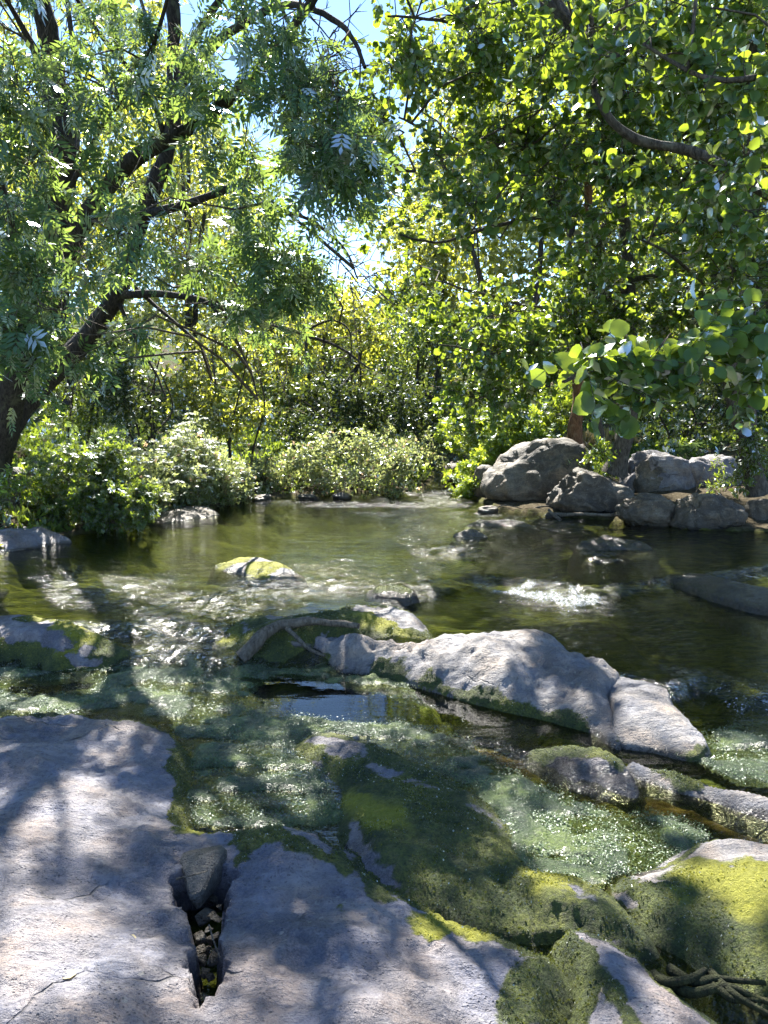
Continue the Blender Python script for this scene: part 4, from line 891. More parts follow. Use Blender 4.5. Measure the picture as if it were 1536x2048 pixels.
ash_cl = [blob(*b) for b in [
    (600, 215, 6.4, 105, 95, .5, 34), (650, 305, 6.2, 95, 60, .5, 26), (560, 120, 6.6, 80, 60, .5, 18), (500, 300, 7.0, 80, 70, .5, 20), (470, 440, 7.2, 90, 70, .5, 22), (555, 520, 7.4, 75, 60, .5, 20), (550, 620, 7.6, 80, 75, .5, 24), (600, 560, 7.4, 50, 50, .4, 10),
    (410, 190, 7.4, 70, 80, .5, 16), (300, 110, 7.6, 90, 80, .5, 16), (60, 330, 6.8, 80, 90, .5, 22), (40, 180, 6.6, 80, 90, .5, 16), (200, 300, 7.4, 90, 90, .5, 16), (80, 560, 6.6, 100, 90, .5, 26), (180, 520, 7.2, 80, 70, .5, 16), (110, 700, 6.4, 90, 90, .5, 28),
    (120, 800, 6.6, 80, 60, .5, 22), (230, 470, 6.2, 70, 60, .4, 20), (400, 540, 7.4, 90, 60, .5, 16), (330, 380, 8.0, 80, 60, .5, 14), (180, 60, 7.4, 100, 60, .5, 14), (480, 40, 6.8, 70, 50, .4, 8), (700, 315, 6.6, 60, 45, .4, 12), (680, 215, 6.5, 45, 60, .4, 8), (640, 130, 6.8, 50, 50, .4, 6),
    (420, 330, 7.4, 70, 60, .4, 14), (300, 640, 8.4, 80, 60, .5, 10), (190, 610, 6.6, 70, 60, .4, 18), (20, 660, 6.0, 60, 80, .4, 16), (360, 120, 7.2, 60, 80, .4, 10), (30, 460, 6.4, 60, 70, .4, 12), (120, 620, 6.2, 80, 60, .4, 22), (150, 720, 6.6, 70, 70, .4, 18), (250, 380, 7.0, 60, 60, .4, 10), (110, 160, 6.8, 80, 80, .4, 12), (240, 200, 7.0, 80, 70, .4, 12), (480, 180, 6.9, 60, 60, .4, 12), (330, 500, 7.8, 70, 50, .4, 10),
    ]]
# the part of the crown above the picture, which throws the dappled shade
ash_cl += poly_clusters([(-500, -900), (420, -900), (700, -760), (760, -420), (560, -330), (420, -60), (0, -30), (-500, 100)], 5.2, 8.5, 22, 0.5, 14, 5)
ash_cl += poly_clusters([(-450, 0), (-20, 0), (-20, 800), (-450, 800)], 6.5, 9.5, 12, 0.6, 14, 6)
ash_cl = thin(ash_cl[:38], 0.75, 3, 0.7) + thin(ash_cl[38:], 0.15, 4)
build_plant('ash_tree', 'leaning dark-barked ash with narrow drooping leaves and forked trunks on the left bank', 'tree', ash_limbs[0][1][0], ash_limbs, ash_cl, 'ash', 0.168, M_ASH, M_BARK, 0.42, 11, 0.45, 0.6, singles=300, seed=21, twig_r=0.0035, clear=([[(20, 780), (45, 715)], [(112, 470), (120, 340), (112, 190), (95, 80)], [(150, 480), (200, 395), (250, 335), (310, 292), (370, 262)], [(190, 655), (215, 610)], [(275, 470), (325, 320), (345, 220), (342, 60)], [(330, 588), (430, 608)], [(350, 640), (410, 720)]], 22),
            bare=[(PD(560, 345, 8.3), PD(745, 335, 7.7), 26, 0.5), (PD(600, 430, 8.4), PD(715, 560, 8.1), 40, 0.55), (PD(560, 20, 7.4), PD(730, 140, 6.5), 22, 0.5), (PD(640, 150, 6.6), PD(710, 230, 6.5), 16, 0.4), (PD(500, 660, 9.0), PD(740, 735, 8.8), 16, 0.45), (PD(250, 300, 8.4), PD(420, 560, 9.2), 26, 0.5), (PD(0, 60, 8.3), PD(160, 200, 8.4), 14, 0.5)])

# ---- alders on the right bank
al_limbs = [
    ('trunk', limb_path([(1228, 945, 12.3), (1246, 885, 12.2), (1260, 800, 12.1), (1262, 720, 12.0), (1256, 640, 11.9), (1258, 560, 11.8), (1252, 470, 11.7), (1242, 370, 11.5), (1232, 200, 11.3), (1220, -20, 11.0), (1210, -260, 10.8)], 5, 0.04, 31), 0.16, 0.05),
    ('branch', limb_path([(1258, 575, 11.8), (1170, 605, 11.3), (1080, 615, 10.8), (980, 590, 10.3), (890, 560, 10.0)], 5, 0.04, 32), 0.045, 0.012),
    ('branch', limb_path([(1258, 650, 11.9), (1180, 690, 11.5), (1080, 700, 11.0), (980, 710, 10.6), (880, 690, 10.3)], 5, 0.04, 33), 0.035, 0.010),
    ('branch', limb_path([(1256, 560, 11.8), (1360, 545, 11.4), (1450, 548, 11.1), (1560, 540, 10.8)], 5, 0.04, 34), 0.045, 0.015),
    ('branch', limb_path([(1252, 480, 11.7), (1360, 455, 11.2), (1450, 410, 10.7), (1560, 370, 10.3)], 5, 0.04, 35), 0.04, 0.015),
    ('branch', limb_path([(1248, 430, 11.6), (1130, 430, 11.0), (1000, 450, 10.5), (900, 480, 10.1), (800, 470, 9.8)], 5, 0.04, 36), 0.045, 0.012),
    ('branch', limb_path([(1240, 340, 11.5), (1120, 310, 10.9), (1000, 290, 10.4), (880, 270, 10.0), (790, 230, 9.7)], 5, 0.04, 37), 0.045, 0.012),
    ('branch', limb_path([(1236, 250, 11.4), (1330, 160, 10.9), (1430, 90, 10.4), (1530, 20, 10)], 5, 0.04, 38), 0.04, 0.012),
    ('branch', limb_path([(1230, 150, 11.2), (1120, 90, 10.7), (1000, 60, 10.2), (880, 40, 9.8), (770, 30, 9.5)], 5, 0.04, 39), 0.04, 0.012),
    ('branch', limb_path([(1262, 740, 12.0), (1330, 700, 11.7), (1400, 690, 11.4), (1470, 700, 11.0)], 5, 0.04, 40), 0.03, 0.010),
]
RC = [(750, 0), (1560, 0), (1560, 560), (1300, 640), (1180, 720), (1050, 760), (900, 740), (840, 660), (795, 560), (765, 380), (752, 200)]
al_cl = poly_clusters(RC, 8.2, 12.3, 84, 0.62, 26, 51) + poly_clusters([(860, 640), (1240, 620), (1180, 780), (1080, 790), (960, 800), (850, 760)], 10.0, 12.5, 16, 0.45, 24, 52)
al_cl += poly_clusters([(700, -700), (1700, -700), (1700, 0), (760, 0)], 7.5, 12, 22, 0.7, 16, 53)
al_cl = thin(al_cl, 0.45, 7)
build_plant('alder_tree', 'round-leaved alder with a slender trunk rising between the boulders', 'tree', al_limbs[0][1][0], al_limbs, al_cl, 'round', 0.080, M_ALDER, M_BARKG, 0.46, 18, 0.20, 0.75, singles=300, seed=55, twig_r=0.004)

br_limbs = [
    ('trunk', limb_path([(1515, 985, 11.0), (1500, 910, 10.9), (1482, 840, 10.8), (1466, 780, 10.7), (1456, 700, 10.6), (1470, 600, 10.5), (1490, 450, 10.3), (1500, 250, 10.1), (1510, 0, 9.9), (1520, -250, 9.8)], 5, 0.04, 61), 0.15, 0.05),
    ('trunk', limb_path([(1512, 960, 11.05), (1506, 880, 11.1), (1500, 780, 11.1), (1506, 660, 11.0), (1540, 480, 10.9)], 5, 0.03, 62), 0.09, 0.04),
    ('branch', limb_path([(1470, 610, 10.5), (1400, 560, 10.1), (1330, 500, 9.7), (1260, 470, 9.4)], 5, 0.03, 63), 0.035, 0.01),
    ('branch', limb_path([(1490, 450, 10.3), (1400, 380, 9.8), (1330, 330, 9.4)], 5, 0.03, 64), 0.035, 0.01),
]
br_cl = poly_clusters([(1280, 560), (1560, 540), (1560, 720), (1480, 760), (1380, 720), (1300, 660)], 9.5, 11.5, 9, 0.45, 20, 65) + poly_clusters([(1400, 0), (1700, 0), (1900, 700), (1600, 760), (1420, 520)], 8.5, 11, 16, 0.6, 20, 66) + poly_clusters([(1500, -500), (2000, -500), (2000, 0), (1500, 0)], 8, 11, 9, 0.65, 18, 67)
build_plant('alder_tree', 'alder with a split grey trunk at the right edge behind the flat-topped boulder', 'tree', br_limbs[0][1][0], br_limbs, br_cl, 'round', 0.085, M_ALDER, M_BARKG, 0.45, 14, 0.2, 0.75, seed=69)

# near alder whose trunk stands out of view to the right; its boughs hang into the picture
nc_base = np.array([3.9, 4.6, 0.35])
def wpath(*pts): return catmull(np.array(pts, float), 5)
nb1 = limb_path([(1900, 520, 4.5), (1700, 590, 4.2), (1536, 645, 3.9), (1420, 690, 3.7), (1300, 715, 3.6), (1200, 735, 3.5), (1130, 760, 3.45)], 5, 0.02, 71)
nb2 = limb_path([(1950, 420, 4.6), (1750, 500, 5.2), (1560, 400, 5.7), (1400, 310, 6.0), (1290, 285, 6.1), (1235, 255, 6.1), (1205, 215, 6.1), (1188, 180, 6.1), (1196, 140, 6.1), (1180, 90, 6.1), (1120, 20, 6.1)], 6, 0.01, 72)
nc_limbs = [('trunk', wpath(nc_base, (3.85, 4.6, 1.2), (3.7, 4.6, 2.2), (3.75, 4.7, 3.3), (3.6, 4.8, 4.6), (3.5, 4.9, 6.0)), 0.16, 0.06), ('branch', np.vstack([wpath((3.72, 4.6, 2.1), nb1[0])[:-1], nb1]), 0.03, 0.006), ('branch', np.vstack([wpath((3.72, 4.68, 3.0), nb2[0])[:-1], nb2]), 0.06, 0.016),
            ('branch', limb_path([(1900, -200, 4.7), (1700, 60, 4.6), (1540, 150, 4.6), (1400, 150, 4.7), (1280, 90, 4.9)], 5, 0.02, 73), 0.035, 0.01)]
nc_cl = [blob(*b) for b in [(1170, 735, 3.45, 55, 40, .18, 7), (1260, 745, 3.5, 60, 45, .2, 8), (1350, 720, 3.6, 60, 55, .2, 9), (1440, 680, 3.7, 60, 60, .2, 9), (1510, 630, 3.8, 60, 60, .25, 9), (1480, 760, 3.8, 60, 45, .2, 6), (1300, 800, 3.5, 40, 30, .15, 3),
        (1250, 110, 5.2, 100, 80, .4, 14), (1400, 120, 4.9, 110, 80, .4, 16), (1180, 60, 5.8, 80, 60, .4, 10), (1500, 180, 4.8, 80, 80, .4, 14), (1330, 30, 5.0, 110, 60, .4, 12), (1460, 330, 5.4, 80, 70, .4, 12), (1510, 430, 5.0, 60, 60, .4, 10), (1200, 160, 6.0, 50, 40, .3, 5), (1100, 90, 6.2, 80, 70, .4, 10), (1250, 330, 6.2, 50, 40, .3, 5)]]
nc_cl += poly_clusters([(900, -900), (1900, -900), (1900, -40), (1050, -40)], 4.6, 6.6, 11, 0.45, 11, 74)
nc_cl = thin(nc_cl[:17], 0.8, 8) + thin(nc_cl[17:], 0.2, 9)
for i, (a, b, h, rad, tw) in enumerate([(560, 1940, 6.6, .32, 9), (800, 1990, 6.4, .28, 8), (930, 1930, 6.8, .25, 6), (1080, 1860, 6.4, .35, 10), (1180, 1960, 6.2, .35, 10), (1330, 1930, 6.6, .25, 8), (640, 2040, 6.5, .25, 6), (1240, 2040, 6, .3, 8)]):
    g_ = P(a, b, 0.1); S_ = np.array(SDIR); nc_cl.append((g_ + S_ * (h / S_[2]), (rad, rad, rad * .7), max(2, tw // 3)))  # extra unseen leaf clusters, added up the sun ray to dapple the foreground
build_plant('alder_tree', 'near alder boughs with big round leaves reaching in from the right edge', 'tree', nc_base, nc_limbs, nc_cl, 'alder', 0.070, M_ALDER, M_BARKG, 0.34, 18, 0.15, 0.7, singles=300, seed=75, twig_r=0.003, connect=True)

# ---- trees, shrubs and thickets behind
def crown_clusters(px, py, d, rpx, rpy, rd, n, rad, tw, seed, flat=0.8):
    r = np.random.default_rng(seed); c = PD(px, py, d); k = d / FPX; out = []
    dr = unit(r.normal(0, 1, (n, 3))); rr = r.uniform(0.25, 1, n) ** 0.5
    for a, s in zip(dr, rr):
        q = c + a * s * np.array([rpx * k, rd, rpy * k]); z = rad * r.uniform(0.6, 1.3); out.append((q, (z, z, z * flat), tw))
    return out
def bush(name, label, px, py, d, rpx, rpy, rd, n, rad, tw, mat, kind='oval', size=0.085, seed=0, cat='tree', bark=None, twl=0.4, per=15, droop=0.1, upface=0.6, group=None, stems=3, trunk_r=0.08, leaf_jit=0.0):
    base = ground_at(px, py, d); cl = crown_clusters(px, py, d, rpx, rpy, rd, n, rad, tw, seed)
    r = np.random.default_rng(seed + 1); limbs = []
    c = PD(px, py, d); k = d / FPX
    for s in range(stems):
        top = c + np.array([r.uniform(-.6, .6) * rpx * k, r.uniform(-.4, .4) * rd, r.uniform(-0.1, .7) * rpy * k]); b0 = base + np.array([r.normal(0, .15), r.normal(0, .15), -0.1])
        m1 = b0 + (top - b0) * 0.35 + r.normal(0, 0.12, 3); m2 = b0 + (top - b0) * 0.7 + r.normal(0, 0.15, 3)
        limbs.append(('trunk' if s == 0 else 'branch', catmull(np.array([b0, m1, m2, top]), 5), trunk_r * (1 if s == 0 else .7), trunk_r * 0.3))
    return build_plant(name, label, cat, base, limbs, cl, kind, size, mat, bark or M_BARK, twl, per, droop, upface, group=group, seed=seed, trunk_sides=7, twig_r=0.0025, leaf_jit=leaf_jit, side_twigs=False)

bush('willow_tree', 'tall backlit yellow-green tree behind the leaning ash, top left', 120, 230, 21, 330, 420, 2.4, 46, 1.15, 26, M_LEAFY, 'lance', 0.17, 101, twl=0.6, per=13, trunk_r=0.18)
bush('willow_tree', 'airy yellow-green tree between the leaning ash and the sky gap', 350, 400, 24, 150, 280, 2.0, 26, 1.0, 24, M_LEAFY, 'lance', 0.16, 103, twl=0.6, per=13, trunk_r=0.14)
bush('hazel_shrub', 'sunlit yellow-green shrub arching over the water left of centre', 450, 745, 14.5, 125, 125, 1.2, 26, 0.42, 22, M_LEAFY, 'oval', 0.085, 105, 'shrub', stems=5, trunk_r=0.035)
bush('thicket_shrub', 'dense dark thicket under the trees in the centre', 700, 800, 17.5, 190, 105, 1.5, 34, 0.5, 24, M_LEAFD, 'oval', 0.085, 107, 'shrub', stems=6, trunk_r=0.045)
bush('willow_tree', 'rounded yellowish tree closing the view below the blue gap', 650, 690, 22, 130, 85, 1.6, 26, 0.65, 24, M_LEAFY, 'oval', 0.11, 109, trunk_r=0.12)
bush('willow_tree', 'bright yellow-green tree right of the blue gap, behind the round-leaved alder', 870, 570, 25, 65, 140, 1.6, 22, 0.7, 24, M_LEAFY, 'oval', 0.13, 111, trunk_r=0.12)
bush('alder_tree', 'sunlit leafy wall of an alder deep behind the slender trunk', 1080, 330, 23, 320, 420, 2.6, 60, 1.2, 26, M_LEAFY, 'oval', 0.15, 113, twl=0.6, per=13, trunk_r=0.16)
bush('alder_tree', 'sunlit alder beyond the boulders filling the upper right', 1480, 380, 22, 280, 420, 2.4, 44, 1.15, 26, M_LEAFG, 'oval', 0.15, 115, twl=0.6, per=13, trunk_r=0.16)
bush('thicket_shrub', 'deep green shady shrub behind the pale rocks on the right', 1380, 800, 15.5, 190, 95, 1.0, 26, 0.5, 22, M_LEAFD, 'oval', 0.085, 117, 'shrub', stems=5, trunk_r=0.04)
bush('thicket_shrub', 'green shrub in half shade behind the red-barked trunk', 1080, 740, 17, 150, 90, 1.2, 22, 0.5, 22, M_LEAFG, 'oval', 0.09, 119, 'shrub', stems=4, trunk_r=0.04)
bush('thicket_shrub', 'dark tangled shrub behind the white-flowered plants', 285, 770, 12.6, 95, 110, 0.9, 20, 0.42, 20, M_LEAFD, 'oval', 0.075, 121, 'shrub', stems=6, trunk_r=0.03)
bush('hazel_shrub', 'green shrub low beside the leaning dark trunk', 170, 740, 12.8, 90, 120, 0.9, 18, 0.45, 18, M_LEAFG, 'lance', 0.10, 123, 'shrub', stems=4, trunk_r=0.03)
bush('thicket_shrub', 'shadowy shrub on the left bank behind the leaning dark trunk', -80, 760, 13, 170, 150, 1.0, 26, 0.55, 20, M_LEAFG, 'oval', 0.09, 125, 'shrub', stems=4, trunk_r=0.05)
bush('willow_tree', 'olive tree with small leaves in the distance right of the thicket', 860, 720, 21, 110, 110, 1.5, 24, 0.6, 24, M_LEAFG, 'oval', 0.10, 127, trunk_r=0.1)
bush('bank_bush', 'round pale bush with pinkish tips on the far edge of the pool', 690, 935, 13.8, 155, 62, 0.85, 40, 0.30, 22, M_LEAFP, 'oval', 0.060, 129, 'bush', stems=7, trunk_r=0.015, twl=0.30, per=12)
bush('bank_bush', 'small pale bush joining the round bush on its left side', 530, 955, 13.6, 45, 42, 0.5, 12, 0.25, 18, M_LEAFP, 'oval', 0.055, 131, 'bush', stems=4, trunk_r=0.012, twl=0.25)
bush('bank_bush', 'yellow-green bush above the side channel, right of the round pale bush', 800, 900, 15.5, 70, 45, 0.7, 14, 0.3, 18, M_LEAFP, 'oval', 0.06, 133, 'bush', stems=4, trunk_r=0.015, twl=0.28)
# herbs on the banks
bush('herb_clump', 'bright green leafy herbs spilling down beside the largest boulder', 1005, 872, 14.4, 115, 65, 0.8, 40, 0.28, 18, M_HERB, 'fern', 0.085, 141, 'plant', M_TWIG, 0.26, 10, 0.0, 0.8, stems=4, trunk_r=0.012)
bush('herb_clump', 'bright herbs drooping to the water left of the narrow upright boulder', 935, 960, 13.4, 45, 42, 0.45, 12, 0.24, 16, M_HERB, 'fern', 0.075, 143, 'plant', M_TWIG, 0.22, 10, 0.1, 0.8, stems=3, trunk_r=0.010)
bush('herb_clump', 'feathery bright herbs at the back of the slope, next to the side channel', 945, 850, 15.6, 60, 45, 0.6, 16, 0.3, 16, M_HERB, 'fern', 0.09, 144, 'plant', M_TWIG, 0.26, 10, 0.0, 0.8, stems=3, trunk_r=0.010)
bush('herb_clump', 'taller light green herbs on the slope beneath the alder leaves', 1080, 820, 15.8, 90, 40, 0.7, 18, 0.3, 16, M_HERB, 'fern', 0.09, 145, 'plant', M_TWIG, 0.26, 10, 0.0, 0.8, stems=3, trunk_r=0.012)
bush('herb_clump', 'green feathery herbs on the left bank above the flat slab', 165, 960, 9.6, 95, 85, 0.55, 34, 0.24, 18, M_LEAFG, 'fern', 0.060, 147, 'plant', M_TWIG, 0.26, 10, 0.1, 0.7, stems=5, trunk_r=0.010)
bush('herb_clump', 'shaded herbs trailing into the pool right of the left bank slab', 230, 1010, 9.5, 70, 48, 0.4, 16, 0.2, 16, M_LEAFG, 'fern', 0.055, 149, 'plant', M_TWIG, 0.22, 10, 0.2, 0.7, stems=4, trunk_r=0.009)
bush('herb_clump', 'low green plant with yellowing leaves at the very left edge', 30, 985, 9.0, 50, 40, 0.35, 10, 0.2, 14, M_HERB, 'lance', 0.07, 151, 'plant', M_TWIG, 0.2, 9, 0.1, 0.7, stems=3, trunk_r=0.009)
bush('sapling', 'leafy shoot growing on top of the pitted dome boulder', 1172, 905, 11.9, 35, 38, 0.25, 8, 0.16, 10, M_HERB, 'oval', 0.065, 153, 'plant', M_TWIG, 0.18, 8, 0.1, 0.7, stems=3, trunk_r=0.008)
bush('sapling', 'thin weedy plant in front of the broad pale rock', 1425, 950, 11.7, 35, 45, 0.2, 8, 0.14, 8, M_HERB, 'lance', 0.06, 155, 'plant', M_TWIG, 0.18, 7, 0.0, 0.6, stems=4, trunk_r=0.006)
bush('ivy_clump', 'leafy creeper wrapped round the foot of the right edge trunk', 1500, 900, 10.8, 35, 80, 0.2, 12, 0.16, 12, M_LEAFG, 'oval', 0.06, 157, 'plant', M_TWIG, 0.18, 9, 0.2, 0.5, stems=2, trunk_r=0.008)

# white umbel flowers: each plant its own stems, leaves and flat flower heads
def umbel(label, px, pytop, d, hpx, wpx, seed, nst=9):
    r = np.random.default_rng(seed); k = d / FPX; top = PD(px, pytop, d); base = ground_at(px, pytop + hpx, d); h = max(top[2] - base[2], 0.35)
    root = thing('flowering_plant', label, 'plant', base, 'white-flowered plants by the pool')
    t4 = np.linspace(0, 1, 5)[None, :, None]; off = np.column_stack([r.normal(0, wpx * k * .5, nst), r.normal(0, .22, nst), h * r.uniform(.55, 1.05, nst)])
    p = np.array([0, 0, -0.05]) + off[:, None] * np.concatenate([t4 ** 1.6, t4 ** 1.6, t4], 2)
    V, q = tubes(p, np.broadcast_to(np.linspace(.008, .003, 5), (nst, 5)), 4); put('stems', mesh_from('stems', V, [q]), M_HERBSTEM, root, None, 'stuff')
    n = nst * 95; i = r.integers(0, nst, n); f = r.uniform(.08, .95, n); pos = np.column_stack([off[i, 0] * f ** 1.6, off[i, 1] * f ** 1.6, off[i, 2] * f]) + r.normal(0, .10, (n, 3))
    put('leaves', leaf_mass('leaves', pos, unit(r.normal(0, 1, (n, 3)) + [0, 0, -.1]), unit(r.normal(0, .6, (n, 3)) + [0, 0, 1]), .070 * r.uniform(.6, 1.3, n), 'fern', (0, 0, 0)), M_LEAFP, root, None, 'stuff')
    for s in range(nst):
        m = 24; rr = 0.085 * r.uniform(.7, 1.2) * np.sqrt(r.uniform(0, 1, m)); a = r.uniform(0, 6.28, m)
        fp = off[s] + np.column_stack([rr * np.cos(a), rr * np.sin(a), 0.01 + 0.02 * (1 - (rr / .08) ** 2) - 0.05])
        put('flower_head', leaf_mass('flower_head', fp, unit(r.normal(0, 1, (m, 3)) * [1, 1, .2]), unit(r.normal(0, .3, (m, 3)) + [0, 0, 1]), np.full(m, .042), 'disc', (0, 0, 0)), M_PETAL, root)
M_HERBSTEM = bark_material('herb_stem', (0.05, 0.08, 0.02), (0.12, 0.16, 0.05), (0.15, 0.18, 0.08))
ORD = ['leftmost', 'second', 'third', 'fourth', 'fifth', 'sixth', 'seventh', 'eighth', 'ninth', 'tenth', 'eleventh', 'rightmost']
for i, (a, t_, d, h, w) in enumerate(sorted([(360, 830, 12.2, 150, 55), (400, 845, 12.0, 150, 50), (330, 870, 11.6, 140, 50), (430, 880, 12.0, 120, 50), (370, 910, 11.3, 110, 60), (450, 930, 12.0, 90, 45), (290, 900, 11.0, 140, 50), (260, 860, 11.4, 160, 45), (480, 925, 12.6, 80, 45), (310, 950, 10.8, 90, 50), (230, 880, 10.6, 150, 40), (405, 950, 11.6, 70, 50)])):
    umbel('white umbel-flowered plant by the pool, %s of its stand%s' % (ORD[i], '' if i in (0, 11) else ' counted from the left'), a, t_, d, h, w, 200 + i)

# ground cover on the banks
def cover(name, label, n, mask, size, kind, mat, seed, upz=0.6):
    r = np.random.default_rng(seed); xs = np.column_stack([r.uniform(-14, 14, n * 4), 8 + 18 * r.uniform(0, 1, n * 4) ** 1.4]); d, _ = polydist(xs, STREAM)
    k = (d < -0.12) & (d > -7) & mask(xs); xs = xs[k][:n]; z = ground_z(xs); p = np.column_stack([xs, z + 0.01]); m = len(p)
    put(name, leaf_mass(name, p, unit(r.normal(0, .6, (m, 3)) + [0, 0, upz]), unit(r.normal(0, 1, (m, 3)) + [0, 0, .3]), size * r.uniform(.5, 1.4, m), kind, (0, 0, 0)), mat, None, None, 'stuff', label, 'undergrowth')
cover('undergrowth', 'low leafy ground cover under the trees on both banks', 15000, lambda q: ~((q[:, 0] > 0.8) & (q[:, 1] < 13.2)), 0.14, 'fern', M_LEAFG, 301)
# dry straw grass behind the slender trunk
gb = P(1228, 918, 0.6); r_ = np.random.default_rng(303); n_ = 900
gp = np.column_stack([gb[0] + r_.normal(0, .28, n_), gb[1] + 0.5 + r_.normal(0, .25, n_), np.full(n_, 0.62)]); 
put('grass_tuft', leaf_mass('grass_tuft', gp - [gb[0], gb[1], .6], unit(r_.normal(0, .35, (n_, 3)) + [0.1, 0, 1]), r_.normal(0, 1, (n_, 3)), .55 * r_.uniform(.5, 1.2, n_), 'lance', (0, 0, 0)), M_STRAW, None, Vector((gb[0], gb[1], .6)), None, 'tuft of dry straw-coloured grass behind the slender alder trunk', 'grass')

# red-barked and thin trunks behind the boulders
rl = [('trunk', limb_path([(1150, 892, 14.2), (1150, 850, 14.2), (1158, 800, 14.2), (1156, 740, 14.1), (1170, 640, 14.0), (1180, 480, 13.8), (1170, 300, 13.6)], 5, 0.03, 81), 0.15, 0.06)]
build_plant('alder_tree', 'stout red-barked trunk behind the largest boulder', 'tree', rl[0][1][0], rl, poly_clusters([(1050, 150), (1350, 150), (1350, 560), (1050, 560)], 13, 15, 14, 0.6, 18, 82), 'round', 0.09, M_ALDER, M_BARKR, 0.46, 12, 0.2, 0.7, seed=83)
rl = [('trunk', limb_path([(1205, 920, 12.9), (1200, 870, 12.9), (1190, 810, 12.9), (1185, 750, 12.8), (1175, 650, 12.7), (1190, 520, 12.5)], 5, 0.03, 84), 0.085, 0.04)]
build_plant('alder_tree', 'thin olive trunk just left of the slender alder trunk', 'tree', rl[0][1][0], rl, poly_clusters([(1100, 500), (1280, 500), (1260, 680), (1120, 690)], 12, 13, 8, 0.4, 16, 85), 'round', 0.085, M_ALDER, M_BARKG, 0.4, 10, 0.2, 0.7, seed=86)

# ------------------------------------------------------------------ driftwood, sticks and strands
def stick(name, label, pts, r0, r1, mat, cat='branch', group=None, sides=8, seed=0, parent=None, base=None):
    p = catmull(np.array([P(*q) for q in pts]), 5); p = p + 0.25 * r0 * np.column_stack([fbm(p * 6, 2, seed + k) for k in range(3)])
    rad = np.linspace(r0, r1, len(p)) * (1 + 0.15 * fbm(p * 8, 3, seed)); V, q = tubes(p[None], rad[None], sides)
    cap = np.array([[i for i in range(sides)]]); cap2 = np.array([[len(V) - 1 - i for i in range(sides)]])
    b = np.array(base if base is not None else p[len(p) // 2])
    return put(name, mesh_from(name, V - b, [q, cap, cap2]), mat, parent, None if parent else Vector(b), None, label, cat, group), b
dw, db = stick('driftwood_branch', 'grey driftwood branch bent over the mossy hump in mid-stream', [(484, 1318, .05), (505, 1295, .12), (530, 1268, .19), (560, 1250, .225), (610, 1244, .24), (660, 1246, .24), (720, 1252, .235)], .055, .018, M_WOOD, 'driftwood', None, 9, 5)
stick('side_branch', None, [(575, 1256, .22), (598, 1280, .17), (622, 1300, .135), (650, 1312, .12)], .018, .006, M_WOOD, None, None, 6, 7, dw, db)
for i, (lab, pts, r0, r1) in enumerate([
    ('curved pale stick arching from the water against the pitted dome boulder', [(1106, 998, .18), (1122, 972, .42), (1150, 955, .58), (1180, 948, .66)], .03, .012),
    ('long pale stick lying level at the foot of the pitted dome boulder', [(1095, 1030, .19), (1150, 1028, .22), (1210, 1030, .22), (1262, 1030, .22)], .03, .02),
    ('thin stick leaning over the stones left of the pitted dome boulder', [(1060, 1020, .17), (1090, 1012, .24), (1130, 1016, .22)], .018, .008),
    ('twig caught on the dark stone below the largest boulder', [(985, 1020, .18), (1010, 1010, .26), (1045, 1018, .20)], .012, .005),
    ('broken stick end pointing out of the water beside the pitted dome boulder', [(1120, 1040, .16), (1105, 1028, .22), (1098, 1020, .26)], .025, .02)]):
    stick('stick', lab, pts, r0, r1, M_WOOD, 'stick', None, 6, 11 + i)
M_STRAND = bark_material('wet_strand', (0.010, 0.012, 0.007), (0.04, 0.045, 0.018), (0.08, 0.08, 0.02))
for i, pts in enumerate([[(1308, 1948, .05), (1330, 1962, .075), (1380, 1958, .085), (1410, 1940, .085)], [(1320, 1955, .05), (1380, 1985, .06), (1450, 1972, .075), (1500, 1990, .065), (1560, 2010, .06)], [(1400, 1960, .06), (1440, 1980, .07), (1470, 2000, .06), (1540, 2000, .06)], [(1340, 1940, .06), (1390, 1965, .07), (1440, 1955, .08), (1530, 1965, .08)], [(1420, 1945, .07), (1470, 1990, .07), (1540, 2030, .05)]]):
    stick('root_strand', ['black root loop lifted off the slab near the lower right corner', 'long black root snaking along the slab edge, lowest of its tangle', 'short dark root crossing the middle of the root tangle', 'dark mossy root along the top of the root tangle', 'dark root dropping towards the lower right corner'][i], pts, .016, .007, M_STRAND, 'root', None, 7, 31 + i)
for i, pts in enumerate([[(352, 1758, .20), (385, 1750, .205), (415, 1742, .20)], [(418, 1850, .12), (428, 1885, .13), (440, 1915, .15)]]):
    stick('straw_stem', ['pale dry stem lying across the glossy wedged stone', 'pale dry stem slanting down the narrow part of the crevice'][i], pts, .0035, .002, M_WOOD, 'stem', None, 5, 41 + i)

# ------------------------------------------------------------------ floating weed on the lower pool
def mat_material():
    nt = NT('weed_mat'); pos = nt.pos(); a = nt.noise(4.5, 4, 0.6, pos, 0.5); b = nt.noise(70, 4, 0.75, pos); c = nt.noise(190, 3, 0.7, pos)
    col = nt.ramp(a, (0.40, (0.022, 0.045, 0.018)), (0.5, (0.070, 0.105, 0.040)), (0.60, (0.13, 0.18, 0.045)))
    col = nt.mix(nt.ramp(b, (0.36, (0.85, 0.85, 0.85)), (0.52, (0, 0, 0))), col, (0.016, 0.026, 0.012))
    col = nt.mix(nt.ramp(c, (0.52, (0, 0, 0)), (0.68, (0.6, 0.6, 0.6))), col, (0.20, 0.25, 0.12))
    h = nt.math('ADD', nt.math('MULTIPLY', b, 1.0), nt.math('MULTIPLY', c, 0.45))
    p = principled(nt, col, 0.30, nt.bump(h, 1.0, 0.026), 0.8); nt.l(p, nt.out.inputs[0]); return nt.m
